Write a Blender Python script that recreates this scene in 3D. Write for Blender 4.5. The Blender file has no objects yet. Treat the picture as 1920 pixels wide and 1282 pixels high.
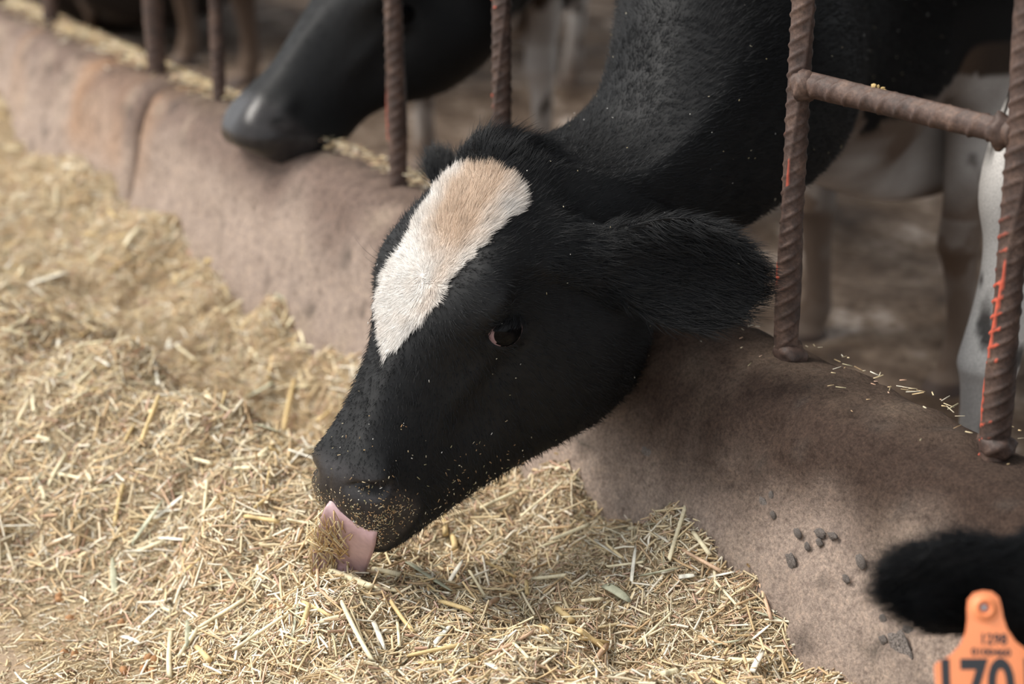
import bpy, bmesh, math, random
import numpy as np
from mathutils import Matrix, Vector

random.seed(7)
rng = np.random.default_rng(11)
scene = bpy.context.scene
COL = scene.collection

# ------------------------------------------------------------------ camera, sky, sun, exposure
FOC = 3733.0                       # focal length in pixels of a 1920 px wide frame (70 mm)
PITCH, YAW = math.radians(19.3), math.radians(31.9)
KERB_H = 0.36                      # kerb top above the feed lane
YARD_Z = -0.05                     # trampled yard behind the kerb
_F = np.array([-math.cos(YAW), math.sin(YAW), 0.0])
_Z = np.array([0, 0, 1.0])
CR = np.cross(_F, _Z)
CF = _F * math.cos(PITCH) - _Z * math.sin(PITCH)
CU = _F * math.sin(PITCH) + _Z * math.cos(PITCH)


def ray(x, y):
    return CF + CR * (x - 960) / FOC - CU * (y - 641) / FOC


CAM = np.array([0, 0, KERB_H]) - ray(1857, 840) * 2.0


def at(x, y, d):
    return CAM + ray(x, y) * d


def onz(x, y, z):
    r = ray(x, y)
    return CAM + r * ((z - CAM[2]) / r[2])


def ony(x, y, Y):
    r = ray(x, y)
    return CAM + r * ((Y - CAM[1]) / r[1])


cam_data = bpy.data.cameras.new('camera')
cam_data.sensor_width = 36.0
cam_data.lens = FOC / 1920 * 36.0
cam_data.clip_start = 0.05
cam_data.dof.use_dof = True
cam_data.dof.focus_distance = 2.15
cam_data.dof.aperture_fstop = 3.1
cam_data.dof.aperture_blades = 9
cam = bpy.data.objects.new('camera', cam_data)
COL.objects.link(cam)
M = Matrix.Identity(4)
for i, ax in enumerate((CR, CU, -CF)):
    for j in range(3):
        M[j][i] = ax[j]
for j in range(3):
    M[j][3] = CAM[j]
cam.matrix_world = M
scene.camera = cam

world = bpy.data.worlds.new('overcast_sky')
scene.world = world
world.use_nodes = True
bg = world.node_tree.nodes['Background']
bg.inputs['Color'].default_value = (0.93, 0.965, 1.0, 1)
bg.inputs['Strength'].default_value = 0.85

sun_data = bpy.data.lights.new('hazy_sun', 'SUN')
sun_data.energy = 2.6
sun_data.angle = math.radians(28)
sun_data.color = (1.0, 0.945, 0.87)
sun = bpy.data.objects.new('hazy_sun', sun_data)
COL.objects.link(sun)
# light comes from the open side of the shed, over the photographer's left shoulder
_d = Vector((0.50, 0.62, -0.95))
sun.rotation_euler = _d.to_track_quat('-Z', 'Y').to_euler()

vs = scene.view_settings
vs.view_transform = 'Standard'
vs.look = 'None'
vs.gamma = 1.0
vs.use_curve_mapping = False
vs.exposure = 0.85


# ------------------------------------------------------------------ helpers
def link(o, parent=None):
    COL.objects.link(o)
    if parent is not None:
        o.parent = parent
        o.matrix_parent_inverse = parent.matrix_world.inverted()
    return o


def tag(o, label=None, cat=None, group=None, kind=None):
    if label: o['label'] = label
    if cat: o['category'] = cat
    if group: o['group'] = group
    if kind: o['kind'] = kind
    return o


def empty(name, loc):
    o = bpy.data.objects.new(name, None)
    o.empty_display_size = 0.05
    o.location = loc
    o.matrix_world = Matrix.Translation(Vector(loc))
    return link(o)


def new_mesh(name, verts, faces, smooth=True):
    """faces: (n,k) int array or list of lists"""
    me = bpy.data.meshes.new(name)
    verts = np.asarray(verts, dtype=np.float32)
    if isinstance(faces, np.ndarray):
        n, k = faces.shape
        me.vertices.add(len(verts))
        me.vertices.foreach_set('co', verts.ravel())
        me.loops.add(n * k)
        me.loops.foreach_set('vertex_index', faces.astype(np.int32).ravel())
        me.polygons.add(n)
        me.polygons.foreach_set('loop_start', np.arange(0, n * k, k, dtype=np.int32))
        me.update(calc_edges=True)
    else:
        me.from_pydata(verts.tolist(), [], faces)
        me.update()
    if smooth:
        me.polygons.foreach_set('use_smooth', np.ones(len(me.polygons), dtype=bool))
    return me


def obj(name, me, mat=None, parent=None):
    o = bpy.data.objects.new(name, me)
    if mat is not None:
        me.materials.clear()
        me.materials.append(mat)
    return link(o, parent)


def set_color(me, name, cols):
    a = me.color_attributes.new(name, 'FLOAT_COLOR', 'POINT')
    c = np.ones((len(me.vertices), 4), dtype=np.float32)
    c[:, :cols.shape[1]] = cols
    a.data.foreach_set('color', c.ravel())


def set_float(me, name, vals):
    a = me.attributes.new(name, 'FLOAT', 'POINT')
    a.data.foreach_set('value', np.asarray(vals, dtype=np.float32))


# value noise in numpy
_perm = rng.random((64, 64, 64)).astype(np.float32)


def vnoise(p, scale):
    q = np.asarray(p, dtype=np.float64) * scale
    i = np.floor(q).astype(int)
    f = q - i
    f = f * f * (3 - 2 * f)
    i0 = i % 64
    i1 = (i + 1) % 64
    def g(a, b, c): return _perm[a, b, c]
    x0, y0, z0 = i0.T
    x1, y1, z1 = i1.T
    fx, fy, fz = f.T
    c00 = g(x0, y0, z0) * (1 - fx) + g(x1, y0, z0) * fx
    c10 = g(x0, y1, z0) * (1 - fx) + g(x1, y1, z0) * fx
    c01 = g(x0, y0, z1) * (1 - fx) + g(x1, y0, z1) * fx
    c11 = g(x0, y1, z1) * (1 - fx) + g(x1, y1, z1) * fx
    return (c00 * (1 - fy) + c10 * fy) * (1 - fz) + (c01 * (1 - fy) + c11 * fy) * fz - 0.5


def fbm(p, scale, octaves=3):
    s, a = 0, 1.0
    for k in range(octaves):
        s = s + a * vnoise(p, scale * 2 ** k)
        a *= 0.5
    return s


def sstep(x, a, b):
    t = np.clip((x - a) / (b - a), 0, 1)
    return t * t * (3 - 2 * t)


def nrm(v):
    v = np.asarray(v, dtype=float)
    return v / (np.linalg.norm(v, axis=-1, keepdims=True) + 1e-12)


# ------------------------------------------------------------------ materials
def nodes_of(name):
    m = bpy.data.materials.new(name)
    m.use_nodes = True
    nt = m.node_tree
    return m, nt, nt.nodes['Principled BSDF'], nt.nodes['Material Output']


def N(nt, kind, **kw):
    n = nt.nodes.new(kind)
    for k, v in kw.items():
        if k in n.inputs:
            n.inputs[k].default_value = v
        else:
            setattr(n, k, v)
    return n


def noise_tex(nt, scale, detail=4, rough=0.55, coord='Object'):
    tc = N(nt, 'ShaderNodeTexCoord')
    n = N(nt, 'ShaderNodeTexNoise')
    n.inputs['Scale'].default_value = scale
    n.inputs['Detail'].default_value = detail
    n.inputs['Roughness'].default_value = rough
    nt.links.new(tc.outputs[coord], n.inputs['Vector'])
    return n


def ramp(nt, src, stops):
    r = N(nt, 'ShaderNodeValToRGB')
    el = r.color_ramp.elements
    while len(el) < len(stops):
        el.new(0.5)
    for e, (p, c) in zip(el, stops):
        e.position = p
        e.color = (*c, 1)
    nt.links.new(src, r.inputs['Fac'])
    return r


def mix(nt, fac, a, b, blend='MIX'):
    m = N(nt, 'ShaderNodeMix')
    m.data_type = 'RGBA'
    m.blend_type = blend
    if isinstance(fac, (int, float)):
        m.inputs[0].default_value = fac
    else:
        nt.links.new(fac, m.inputs[0])
    for s, v in ((6, a), (7, b)):
        if isinstance(v, tuple):
            m.inputs[s].default_value = (*v, 1)
        else:
            nt.links.new(v, m.inputs[s])
    return m.outputs[2]


def bump(nt, bsdf, src, strength=0.5, dist=0.004):
    b = N(nt, 'ShaderNodeBump')
    b.inputs['Strength'].default_value = strength
    b.inputs['Distance'].default_value = dist
    nt.links.new(src, b.inputs['Height'])
    nt.links.new(b.outputs['Normal'], bsdf.inputs['Normal'])


def plain(name, col, rough=0.6, spec=0.3, var=0.0, scale=60, bmp=0.0):
    m, nt, b, _ = nodes_of(name)
    b.inputs['Base Color'].default_value = (*col, 1)
    b.inputs['Roughness'].default_value = rough
    b.inputs['Specular IOR Level'].default_value = spec
    if var or bmp:
        n = noise_tex(nt, scale)
        if var:
            lo = tuple(c * (1 - var) for c in col)
            hi = tuple(min(1, c * (1 + var)) for c in col)
            r = ramp(nt, n.outputs['Fac'], [(0.3, lo), (0.7, hi)])
            nt.links.new(r.outputs['Color'], b.inputs['Base Color'])
        if bmp:
            bump(nt, b, n.outputs['Fac'], bmp, 0.002)
    return m


def mat_attr(name, rough=0.75, spec=0.2, attr='Col', fine=0.0, fscale=300, bmp=0.0, sheen=0.0):
    """colour from the piece's own colour attribute plus a little grain"""
    m, nt, b, _ = nodes_of(name)
    a = N(nt, 'ShaderNodeAttribute')
    a.attribute_name = attr
    c = a.outputs['Color']
    if fine or bmp:
        n = noise_tex(nt, fscale, 3)
        if fine:
            r = ramp(nt, n.outputs['Fac'], [(0.3, (1 - fine,) * 3), (0.7, (1.0,) * 3)])
            c = mix(nt, 1.0, c, r.outputs['Color'], 'MULTIPLY')
        if bmp:
            bump(nt, b, n.outputs['Fac'], bmp, 0.002)
    nt.links.new(c, b.inputs['Base Color'])
    b.inputs['Roughness'].default_value = rough
    b.inputs['Specular IOR Level'].default_value = spec
    if sheen:
        b.inputs['Sheen Weight'].default_value = sheen
        b.inputs['Sheen Roughness'].default_value = 0.4
    return m


MAT = {}
# concrete of the kerb: rubbed brown above with painted shade at the near end, dusty tan below, gritty
m, nt, b, _ = nodes_of('worn_concrete')
a = N(nt, 'ShaderNodeAttribute'); a.attribute_name = 'Col'
n1 = noise_tex(nt, 70, 8, 0.75)
n2 = noise_tex(nt, 240, 8, 0.8)
r1 = ramp(nt, n1.outputs['Fac'], [(0.32, (0.62, 0.6, 0.6)), (0.5, (1, 1, 1)), (0.72, (1.18, 1.14, 1.1))])
r2 = ramp(nt, n2.outputs['Fac'], [(0.36, (0.48, 0.46, 0.45)), (0.5, (0.98, 0.98, 0.98)), (0.66, (1.6, 1.52, 1.45))])
c = mix(nt, 1.0, a.outputs['Color'], r1.outputs['Color'], 'MULTIPLY')
c = mix(nt, 0.8, c, r2.outputs['Color'], 'MULTIPLY')
nt.links.new(c, b.inputs['Base Color'])
b.inputs['Roughness'].default_value = 0.92
b.inputs['Specular IOR Level'].default_value = 0.12
bump(nt, b, n2.outputs['Fac'], 1.0, 0.004)
MAT['concrete'] = m

m, nt, b, _ = nodes_of('yard_mud')
n1 = noise_tex(nt, 7, 5, 0.62)
n2 = noise_tex(nt, 45, 4, 0.6)
r1 = ramp(nt, n1.outputs['Fac'], [(0.30, (0.045, 0.029, 0.020)), (0.44, (0.12, 0.082, 0.057)), (0.57, (0.21, 0.155, 0.115)), (0.68, (0.46, 0.39, 0.34))])
r2 = ramp(nt, n2.outputs['Fac'], [(0.3, (0.6, 0.58, 0.55)), (0.7, (1.25, 1.25, 1.25))])
nt.links.new(mix(nt, 1.0, r1.outputs['Color'], r2.outputs['Color'], 'MULTIPLY'), b.inputs['Base Color'])
b.inputs['Roughness'].default_value = 0.85
b.inputs['Specular IOR Level'].default_value = 0.2
bump(nt, b, n2.outputs['Fac'], 0.8, 0.01)
MAT['mud'] = m

m, nt, b, _ = nodes_of('dusty_lane')
n1 = noise_tex(nt, 25, 6, 0.7)
n2 = noise_tex(nt, 380, 4, 0.7)
r1 = ramp(nt, n1.outputs['Fac'], [(0.3, (0.29, 0.215, 0.145)), (0.55, (0.37, 0.28, 0.19)), (0.75, (0.43, 0.34, 0.245))])
r2 = ramp(nt, n2.outputs['Fac'], [(0.3, (0.65, 0.62, 0.6)), (0.7, (1.2, 1.2, 1.2))])
nt.links.new(mix(nt, 1.0, r1.outputs['Color'], r2.outputs['Color'], 'MULTIPLY'), b.inputs['Base Color'])
b.inputs['Roughness'].default_value = 0.95
bump(nt, b, n2.outputs['Fac'], 0.6, 0.002)
MAT['lane'] = m

m, nt, b, _ = nodes_of('feed_meal')
n1 = noise_tex(nt, 30, 5, 0.65)
n2 = noise_tex(nt, 330, 5, 0.75)
r1 = ramp(nt, n1.outputs['Fac'], [(0.3, (0.38, 0.275, 0.165)), (0.55, (0.54, 0.41, 0.26)), (0.75, (0.64, 0.51, 0.345))])
r2 = ramp(nt, n2.outputs['Fac'], [(0.3, (0.58, 0.55, 0.5)), (0.5, (1, 1, 1)), (0.7, (1.35, 1.35, 1.3))])
nt.links.new(mix(nt, 1.0, r1.outputs['Color'], r2.outputs['Color'], 'MULTIPLY'), b.inputs['Base Color'])
b.inputs['Roughness'].default_value = 0.95
b.inputs['Specular IOR Level'].default_value = 0.1
bump(nt, b, n2.outputs['Fac'], 1.0, 0.005)
MAT['meal'] = m

MAT['straw'] = mat_attr('chopped_straw', rough=0.6, spec=0.25, fine=0.25, fscale=500)
MAT['coat'] = mat_attr('cow_coat', rough=0.62, spec=0.22, fine=0.35, fscale=420, bmp=0.12)
_nt = MAT['coat'].node_tree
_wet = N(_nt, 'ShaderNodeAttribute'); _wet.attribute_name = 'wet'
_mr = N(_nt, 'ShaderNodeMapRange')
_mr.inputs['To Min'].default_value = 0.62; _mr.inputs['To Max'].default_value = 0.27
_nt.links.new(_wet.outputs['Fac'], _mr.inputs['Value'])
_nt.links.new(_mr.outputs['Result'], _nt.nodes['Principled BSDF'].inputs['Roughness'])
MAT['rust'] = None
m, nt, b, _ = nodes_of('rusty_steel')
a = N(nt, 'ShaderNodeAttribute'); a.attribute_name = 'paint'
n1 = noise_tex(nt, 35, 5, 0.65)
n2 = noise_tex(nt, 260, 4, 0.7)
r1 = ramp(nt, n1.outputs['Fac'], [(0.3, (0.036, 0.024, 0.020)), (0.5, (0.066, 0.041, 0.033)), (0.7, (0.125, 0.080, 0.061))])
r2 = ramp(nt, n2.outputs['Fac'], [(0.3, (0.6, 0.58, 0.56)), (0.7, (1.3, 1.25, 1.2))])
c = mix(nt, 1.0, r1.outputs['Color'], r2.outputs['Color'], 'MULTIPLY')
c = mix(nt, a.outputs['Fac'], c, (0.50, 0.090, 0.050))
nt.links.new(c, b.inputs['Base Color'])
b.inputs['Roughness'].default_value = 0.62
b.inputs['Specular IOR Level'].default_value = 0.4
bump(nt, b, n2.outputs['Fac'], 0.35, 0.0015)
MAT['rust'] = m

MAT['stone'] = plain('grey_aggregate', (0.20, 0.175, 0.16), 0.95, 0.1, 0.9, 9, 1.0)
MAT['eye_dark'] = plain('dark_eye', (0.0025, 0.0025, 0.003), 0.10, 0.09)
MAT['eye_white'] = plain('pinkish_eye_white', (0.23, 0.15, 0.155), 0.4, 0.2, 0.15, 200)
MAT['tongue'] = plain('pink_tongue', (0.40, 0.265, 0.275), 0.38, 0.45, 0.10, 120, 0.25)
MAT['tag'] = plain('orange_plastic', (0.80, 0.265, 0.11), 0.45, 0.4, 0.06, 25)
MAT['ink'] = plain('black_marker_ink', (0.035, 0.037, 0.042), 0.6, 0.2)
MAT['stud'] = plain('dark_orange_plastic', (0.62, 0.13, 0.05), 0.45, 0.4)
MAT['metal_pin'] = plain('grey_pin_tip', (0.25, 0.25, 0.27), 0.35, 0.5)
MAT['black_hair'] = plain('black_hair', (0.0060, 0.0066, 0.0078), 0.50, 0.26)
MAT['white_hair'] = mat_attr('white_hair', 0.6, 0.2)
MAT['pellet'] = plain('brown_feed_pellet', (0.36, 0.195, 0.095), 0.85, 0.15, 0.3, 200, 0.6)
MAT['roof'] = plain('grey_sheet_roof', (0.30, 0.29, 0.28), 0.7, 0.3)
MAT['hoof'] = plain('horny_hoof', (0.06, 0.042, 0.035), 0.6, 0.3, 0.3, 60)

# ------------------------------------------------------------------ ground, lane and roof
def grid(name, x0, x1, y0, y1, nx, ny, hfun, mat):
    xs = np.linspace(x0, x1, nx); ys = np.linspace(y0, y1, ny)
    X, Y = np.meshgrid(xs, ys, indexing='ij')
    P = np.stack([X.ravel(), Y.ravel(), np.zeros(X.size)], 1)
    P[:, 2] = hfun(P)
    i = np.arange(nx * ny).reshape(nx, ny)
    f = np.stack([i[:-1, :-1], i[1:, :-1], i[1:, 1:], i[:-1, 1:]], -1).reshape(-1, 4)
    return obj(name, new_mesh(name, P, f), mat)


tag(grid('floor', -9, 4, -5, 0.02, 8, 8, lambda P: np.zeros(len(P)), MAT['lane']), kind='structure')
tag(grid('ground', -14, 6, 0.02, 12, 220, 130,
         lambda P: YARD_Z + 0.035 * fbm(P * [1, 1, 0], 4, 3) + 0.012 * fbm(P * [1, 1, 0], 22, 2) + 0.02, MAT['mud']), kind='structure')

rv = [(-14, -0.5, 3.4), (6, -0.5, 3.4), (6, 12, 4.6), (-14, 12, 4.6), (-14, -0.5, 3.46), (6, -0.5, 3.46), (6, 12, 4.66), (-14, 12, 4.66)]
rf = [[0, 1, 2, 3], [7, 6, 5, 4], [0, 4, 5, 1], [1, 5, 6, 2], [2, 6, 7, 3], [3, 7, 4, 0]]
tag(obj('roof', new_mesh('roof', rv, rf, False), MAT['roof']), kind='structure')

# ------------------------------------------------------------------ kerb
KB_JOINT = -2.07


def kerb_profile():
    # (y, z) from lane foot over the top to the yard foot
    pts = [(-0.150, -0.04), (-0.140, 0.05), (-0.122, 0.15), (-0.098, 0.24), (-0.082, 0.305), (-0.066, 0.338), (-0.046, 0.356),
           (0.0, 0.361), (0.040, 0.356), (0.062, 0.338), (0.072, 0.29), (0.078, 0.15), (0.082, -0.12)]
    p = np.array(pts)
    t = np.r_[0, np.cumsum(np.linalg.norm(np.diff(p, axis=0), axis=1))]
    tt = np.linspace(0, t[-1], 72)
    return np.stack([np.interp(tt, t, p[:, 0]), np.interp(tt, t, p[:, 1])], 1)


def kerb_block(x0, x1, parent, seed):
    pr = kerb_profile()
    # smooth the profile
    for _ in range(3):
        pr[1:-1] = 0.25 * pr[:-2] + 0.5 * pr[1:-1] + 0.25 * pr[2:]
    n = max(8, int((x1 - x0) / 0.010))
    xs = np.linspace(x0, x1, n)
    k = len(pr)
    P = np.zeros((n, k, 3))
    P[:, :, 0] = xs[:, None]
    P[:, :, 1] = pr[None, :, 0]
    P[:, :, 2] = pr[None, :, 1]
    end = np.minimum(np.abs(xs - x0), np.abs(xs - x1))
    rnd = 0.010 * np.exp(-end / 0.008)
    P[:, :, 1] -= np.sign(P[:, :, 1]) * rnd[:, None]
    P[:, :, 2] -= rnd[:, None] * (P[:, :, 2] > 0.2)
    P = P.reshape(-1, 3)
    q = P + seed
    d = 0.018 * fbm(q, 3.0, 2) + 0.012 * fbm(q, 12, 3) + 0.005 * fbm(q, 60, 2)
    pit = np.clip(fbm(q, 38, 2) - 0.34, 0, 1)
    nv = np.stack([np.zeros(len(P)), np.where(P[:, 2] > 0.345, 0, np.sign(P[:, 1])), np.where(P[:, 2] > 0.33, 1, 0.2)], 1)
    P = P + nrm(nv) * (d - 0.05 * pit)[:, None]
    i = np.arange(n * k).reshape(n, k)
    f = np.stack([i[:-1, :-1], i[1:, :-1], i[1:, 1:], i[:-1, 1:]], -1).reshape(-1, 4)
    faces = f.tolist() + [list(i[0, :]), list(i[-1, ::-1])]
    me = new_mesh('kerb_block', P, faces)
    # colours of the concrete: rubbed brown upper band, near end painted darker for shade under the cow, dusty pinkish tan below, ochre runs at the far end
    z = P[:, 2]
    w = fbm(q * [1, 1, 0.7], 7, 4)
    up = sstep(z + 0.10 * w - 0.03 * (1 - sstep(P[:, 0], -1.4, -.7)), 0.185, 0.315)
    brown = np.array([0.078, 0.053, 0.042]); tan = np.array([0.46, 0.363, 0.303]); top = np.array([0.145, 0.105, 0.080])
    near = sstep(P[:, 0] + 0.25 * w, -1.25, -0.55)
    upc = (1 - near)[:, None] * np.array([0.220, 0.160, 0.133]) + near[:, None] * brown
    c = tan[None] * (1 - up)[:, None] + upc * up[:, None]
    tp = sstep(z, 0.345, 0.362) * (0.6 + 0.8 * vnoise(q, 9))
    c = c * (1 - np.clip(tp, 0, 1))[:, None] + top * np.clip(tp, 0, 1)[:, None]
    run = np.clip(vnoise(np.stack([q[:, 0] * 13, np.zeros(len(q)), q[:, 2] * 1.2], 1), 1.0) - 0.16, 0, 1) * 2.4 * (P[:, 0] < -1.9) * sstep(z, 0.16, 0.24)
    c = c * (1 - np.clip(run, 0, .8))[:, None] + np.array([0.42, 0.235, 0.125]) * np.clip(run, 0, .8)[:, None]
    sp = np.clip(fbm(q, 26, 3) - 0.22, 0, 1)[:, None] * 2.2
    c = c * (1 - np.clip(sp, 0, .75)) + np.array([0.10, 0.085, 0.075]) * np.clip(sp, 0, .75)
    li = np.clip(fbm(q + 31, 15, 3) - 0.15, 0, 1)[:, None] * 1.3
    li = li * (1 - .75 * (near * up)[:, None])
    c = c * (1 - np.clip(li, 0, .6)) + np.array([0.50, 0.40, 0.31]) * np.clip(li, 0, .6)
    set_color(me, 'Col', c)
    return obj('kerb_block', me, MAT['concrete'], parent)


kerb = tag(empty('concrete_kerb', (0, 0, 0)), 'long worn concrete kerb between feed lane and yard', kind='structure')
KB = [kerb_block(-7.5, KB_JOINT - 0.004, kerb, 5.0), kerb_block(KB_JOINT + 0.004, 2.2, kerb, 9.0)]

# grey stones showing through the worn face of the kerb
def stone_mesh(seed):
    bm = bmesh.new()
    bmesh.ops.create_icosphere(bm, subdivisions=3, radius=1)
    for v in bm.verts:
        p = np.array(v.co)[None]
        k = 1 + 0.45 * float(fbm(p + seed * 3.7, 2.0, 3)[0])
        v.co = v.co * k
    me = bpy.data.meshes.new('stone')
    bm.to_mesh(me); bm.free()
    me.polygons.foreach_set('use_smooth', np.ones(len(me.polygons), dtype=bool))
    me.materials.append(MAT['stone'])
    return me


STONES = [stone_mesh(s) for s in range(5)]


def face_y(z):
    pr = kerb_profile()
    f = pr[:30]
    return np.interp(z, f[:, 1], f[:, 0])


def kerb_face_point(x, y):
    p = ony(x, y, -0.11)
    for _ in range(6):
        p = ony(x, y, face_y(p[2]))
    return p


for k, (x, y, sx, sy) in enumerate([(1482, 1052, 13, 15), (1430, 948, 11, 15), (1402, 1000, 9, 6), (1536, 1000, 14, 9), (1494, 1000, 9, 10), (1688, 1222, 28, 40),
                                    (1703, 1188, 17, 14), (1535, 1018, 8, 8), (1655, 1163, 9, 11), (1612, 1053, 11, 15), (1655, 1200, 10, 9), (1212, 853, 17, 14),
                                    (1445, 930, 6, 9), (1585, 1086, 9, 8), (1448, 966, 6, 8), (1560, 1005, 12, 7), (1512, 1025, 7, 8), (1740, 1190, 12, 9)]):
    p = kerb_face_point(x, y)
    o = bpy.data.objects.new('stone', STONES[k % 5])
    D = (p - CAM) @ CF
    o.location = p + np.array([0, 0.0012, 0])
    o.scale = (sx * D / FOC * 1.15, 0.0022, sy * D / FOC * 1.1)
    o.rotation_euler = (math.radians(8), random.uniform(-.4, .4), 0)
    link(o, KB[1])
#KERB_END

# ------------------------------------------------------------------ reinforcing-bar fence
def rebar_mesh(name, p0, p1, r, twist, rib_pitch, paint_fn=None, lug=0.0026, bend=0.004, cross=False):
    p0 = np.asarray(p0, float); p1 = np.asarray(p1, float)
    L = np.linalg.norm(p1 - p0)
    n = int(L / 0.0022) + 2
    m = 36
    t = np.linspace(0, 1, n)
    d = (p1 - p0) / L
    ref = np.array([1.0, 0, 0]) if abs(d[2]) > .7 else np.array([0, 0, 1.0])
    e1 = nrm(ref - d * (ref @ d)); e2 = np.cross(d, e1)
    th = np.linspace(0, 2 * np.pi, m, endpoint=False)
    T, TH = np.meshgrid(t, th, indexing='ij')
    S = T * L
    ph = twist * S
    rib = np.exp(-((np.angle(np.exp(1j * (2 * (TH - ph)))) / 2) / 0.17) ** 2)
    if cross:
        l1 = np.cos(2 * np.pi * S / rib_pitch + 2 * (TH - ph)); l2 = np.cos(2 * np.pi * S / rib_pitch - 2 * (TH - ph))
        lugs = np.where(np.sin(TH - ph) > 0, l1, l2)
    else:
        lugs = np.cos(2 * np.pi * S / rib_pitch - 3.0 * (TH - ph))
    lugs = np.clip(lugs - 0.55, 0, 1) / 0.45
    lugs = lugs * np.clip(.75 + 1.1 * fbm(np.stack([S.ravel() * 30, np.cos(TH).ravel(), np.sin(TH).ravel()], 1) + p0 * 3, 1.0, 2).reshape(S.shape), .15, 1)
    R = r * (1 + 0.03 * vnoise(np.stack([S.ravel() * 22, np.cos(TH).ravel(), np.sin(TH).ravel()], 1) + p0, 1.5).reshape(S.shape))
    R = R + lug * lugs * (1 - rib) + 0.0026 * rib
    cx = bend * np.sin(S * 4.1 + p0[0] * 9); cy = bend * np.cos(S * 3.3 + p0[0] * 5)
    P = p0 + d * S[..., None] + e1 * (R * np.cos(TH) + cx)[..., None] + e2 * (R * np.sin(TH) + cy)[..., None]
    i = np.arange(n * m).reshape(n, m)
    j = np.roll(i, -1, 1)
    f = np.stack([i[:-1], j[:-1], j[1:], i[1:]], -1).reshape(-1, 4)
    faces = f.tolist() + [list(i[0, ::-1]), list(i[-1])]
    Pf = P.reshape(-1, 3)
    me = new_mesh(name, Pf, faces)
    pa = np.zeros(len(Pf))
    if paint_fn is not None:
        pa = paint_fn(Pf, np.maximum(rib, lugs).ravel(), rib.ravel(), S.ravel(), TH.ravel())
    set_float(me, 'paint', pa)
    return me


def weld_mesh(c, r, seed):
    bm = bmesh.new()
    bmesh.ops.create_icosphere(bm, subdivisions=3, radius=1)
    for v in bm.verts:
        p = np.array(v.co)[None]
        k = 1 + 0.45 * float(fbm(p + seed, 2.2, 2)[0])
        v.co = Vector(c) + Vector((v.co.x * r[0] * k, v.co.y * r[1] * k, v.co.z * r[2] * k))
    me = bpy.data.meshes.new('weld')
    bm.to_mesh(me); bm.free()
    me.polygons.foreach_set('use_smooth', np.ones(len(me.polygons), dtype=bool))
    set_float(me, 'paint', np.zeros(len(me.vertices)))
    return me


def paint_marks(z0, z1, amount):
    # remains of red paint on the raised ribs of the side that faces the lane and the far end
    def fn(P, raised, rib, S, TH):
        c = P[:, :2] - (P[:, :2] - P[:, :2])
        nz = vnoise(P * [60, 60, 14], 1.0) + 0.5
        band = sstep(P[:, 2], z0 - 0.02, z0) * (1 - sstep(P[:, 2], z1 - 0.08, z1))
        side = (np.cos(TH - 3.5) > -0.15)
        return np.clip(sstep(raised, 0.45, 0.7) * band * side * (nz > (1 - amount)), 0, 1)
    return fn


def fence_pair(xa, xb, rung_z, label, ra=0.0122, rb=0.0122, tops=(1.25, 1.25), leans=(0, 0), low=False, paints=((.36, .36, 0), (.36, .36, 0)), rung_z2=None):
    root = empty('rebar_fence_panel', ((xa + xb) / 2, 0, KERB_H))
    tag(root, label, 'fence', 'rusty twisted bars set in the kerb')
    ends = []
    for x, r, tp, le, pt, tw in ((xa, ra, tops[0], leans[0], paints[0], 7.5), (xb, rb, tops[1], leans[1], paints[1], 8.5)):
        me = rebar_mesh('bar', (x, 0, KERB_H - 0.04), (x + le, 0, tp), r, tw, 0.0175, paint_marks(*pt), lug=.0019)
        obj('bar', me, MAT['rust'], root)
        ends.append((x, le, tp))
    if low:
        for x in (xa, xb):
            obj('rust_lump', weld_mesh((x + .004, 0.004, KERB_H + .004), (.020, .018, .014), x * 3 + 2), MAT['rust'], root)
    def xat(e, z): return e[0] + e[1] * (z - KERB_H + .04) / (e[2] - KERB_H + .04)
    zz = [rung_z]
    if rung_z2 is not None: zz = [rung_z2]
    za, zb = rung_z if isinstance(rung_z, tuple) else (rung_z, rung_z)
    A = (xat(ends[0], za), -0.002, za); B = (xat(ends[1], zb), -0.002, zb)
    me = rebar_mesh('rung', A, B, 0.0118, 1.0, 0.026, None, 0.0022, 0.001, True)
    rg = obj('rung', me, MAT['rust'], root)
    for k, (c, s) in enumerate(((A, 1), (B, -1))):
        w = weld_mesh((c[0] + s * 0.017, c[1] - 0.002, c[2] - 0.002), (0.013, 0.017, 0.017), k * 4.1 + xa)
        obj('weld', w, MAT['rust'], rg)
    return root


BARS = [-2.757, -2.165, -1.878, -1.243, -0.927, -0.322, 0.0]
fence_pair(-3.07, BARS[0], 1.0, 'farthest blurred pair of rusty bars at the upper end of the kerb', leans=(0.0, 0.0), rb=.0155)
fence_pair(BARS[1], BARS[2], 1.02, 'thin rusty bar pair beside the muzzle of the black cow behind', leans=(0.0, 0.0), ra=.0170, rb=.0105)
fence_pair(BARS[3], BARS[4], 1.05, 'pair of twisted rusty bars between the two black cow heads', leans=(-0.0, 0.0), paints=((.37, .52, .35), (.55, .75, .4)), ra=.0132, rb=.0125)
fence_pair(BARS[5], BARS[6], (0.676, 0.684), 'rusty ladder-like bar pair joined by a rung, with red paint marks', ra=0.0122, rb=0.0135,
           low=True, paints=((.46, .63, .32), (.355, .62, .55)), leans=(0.0, 0.0))
#FENCE_END

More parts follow.
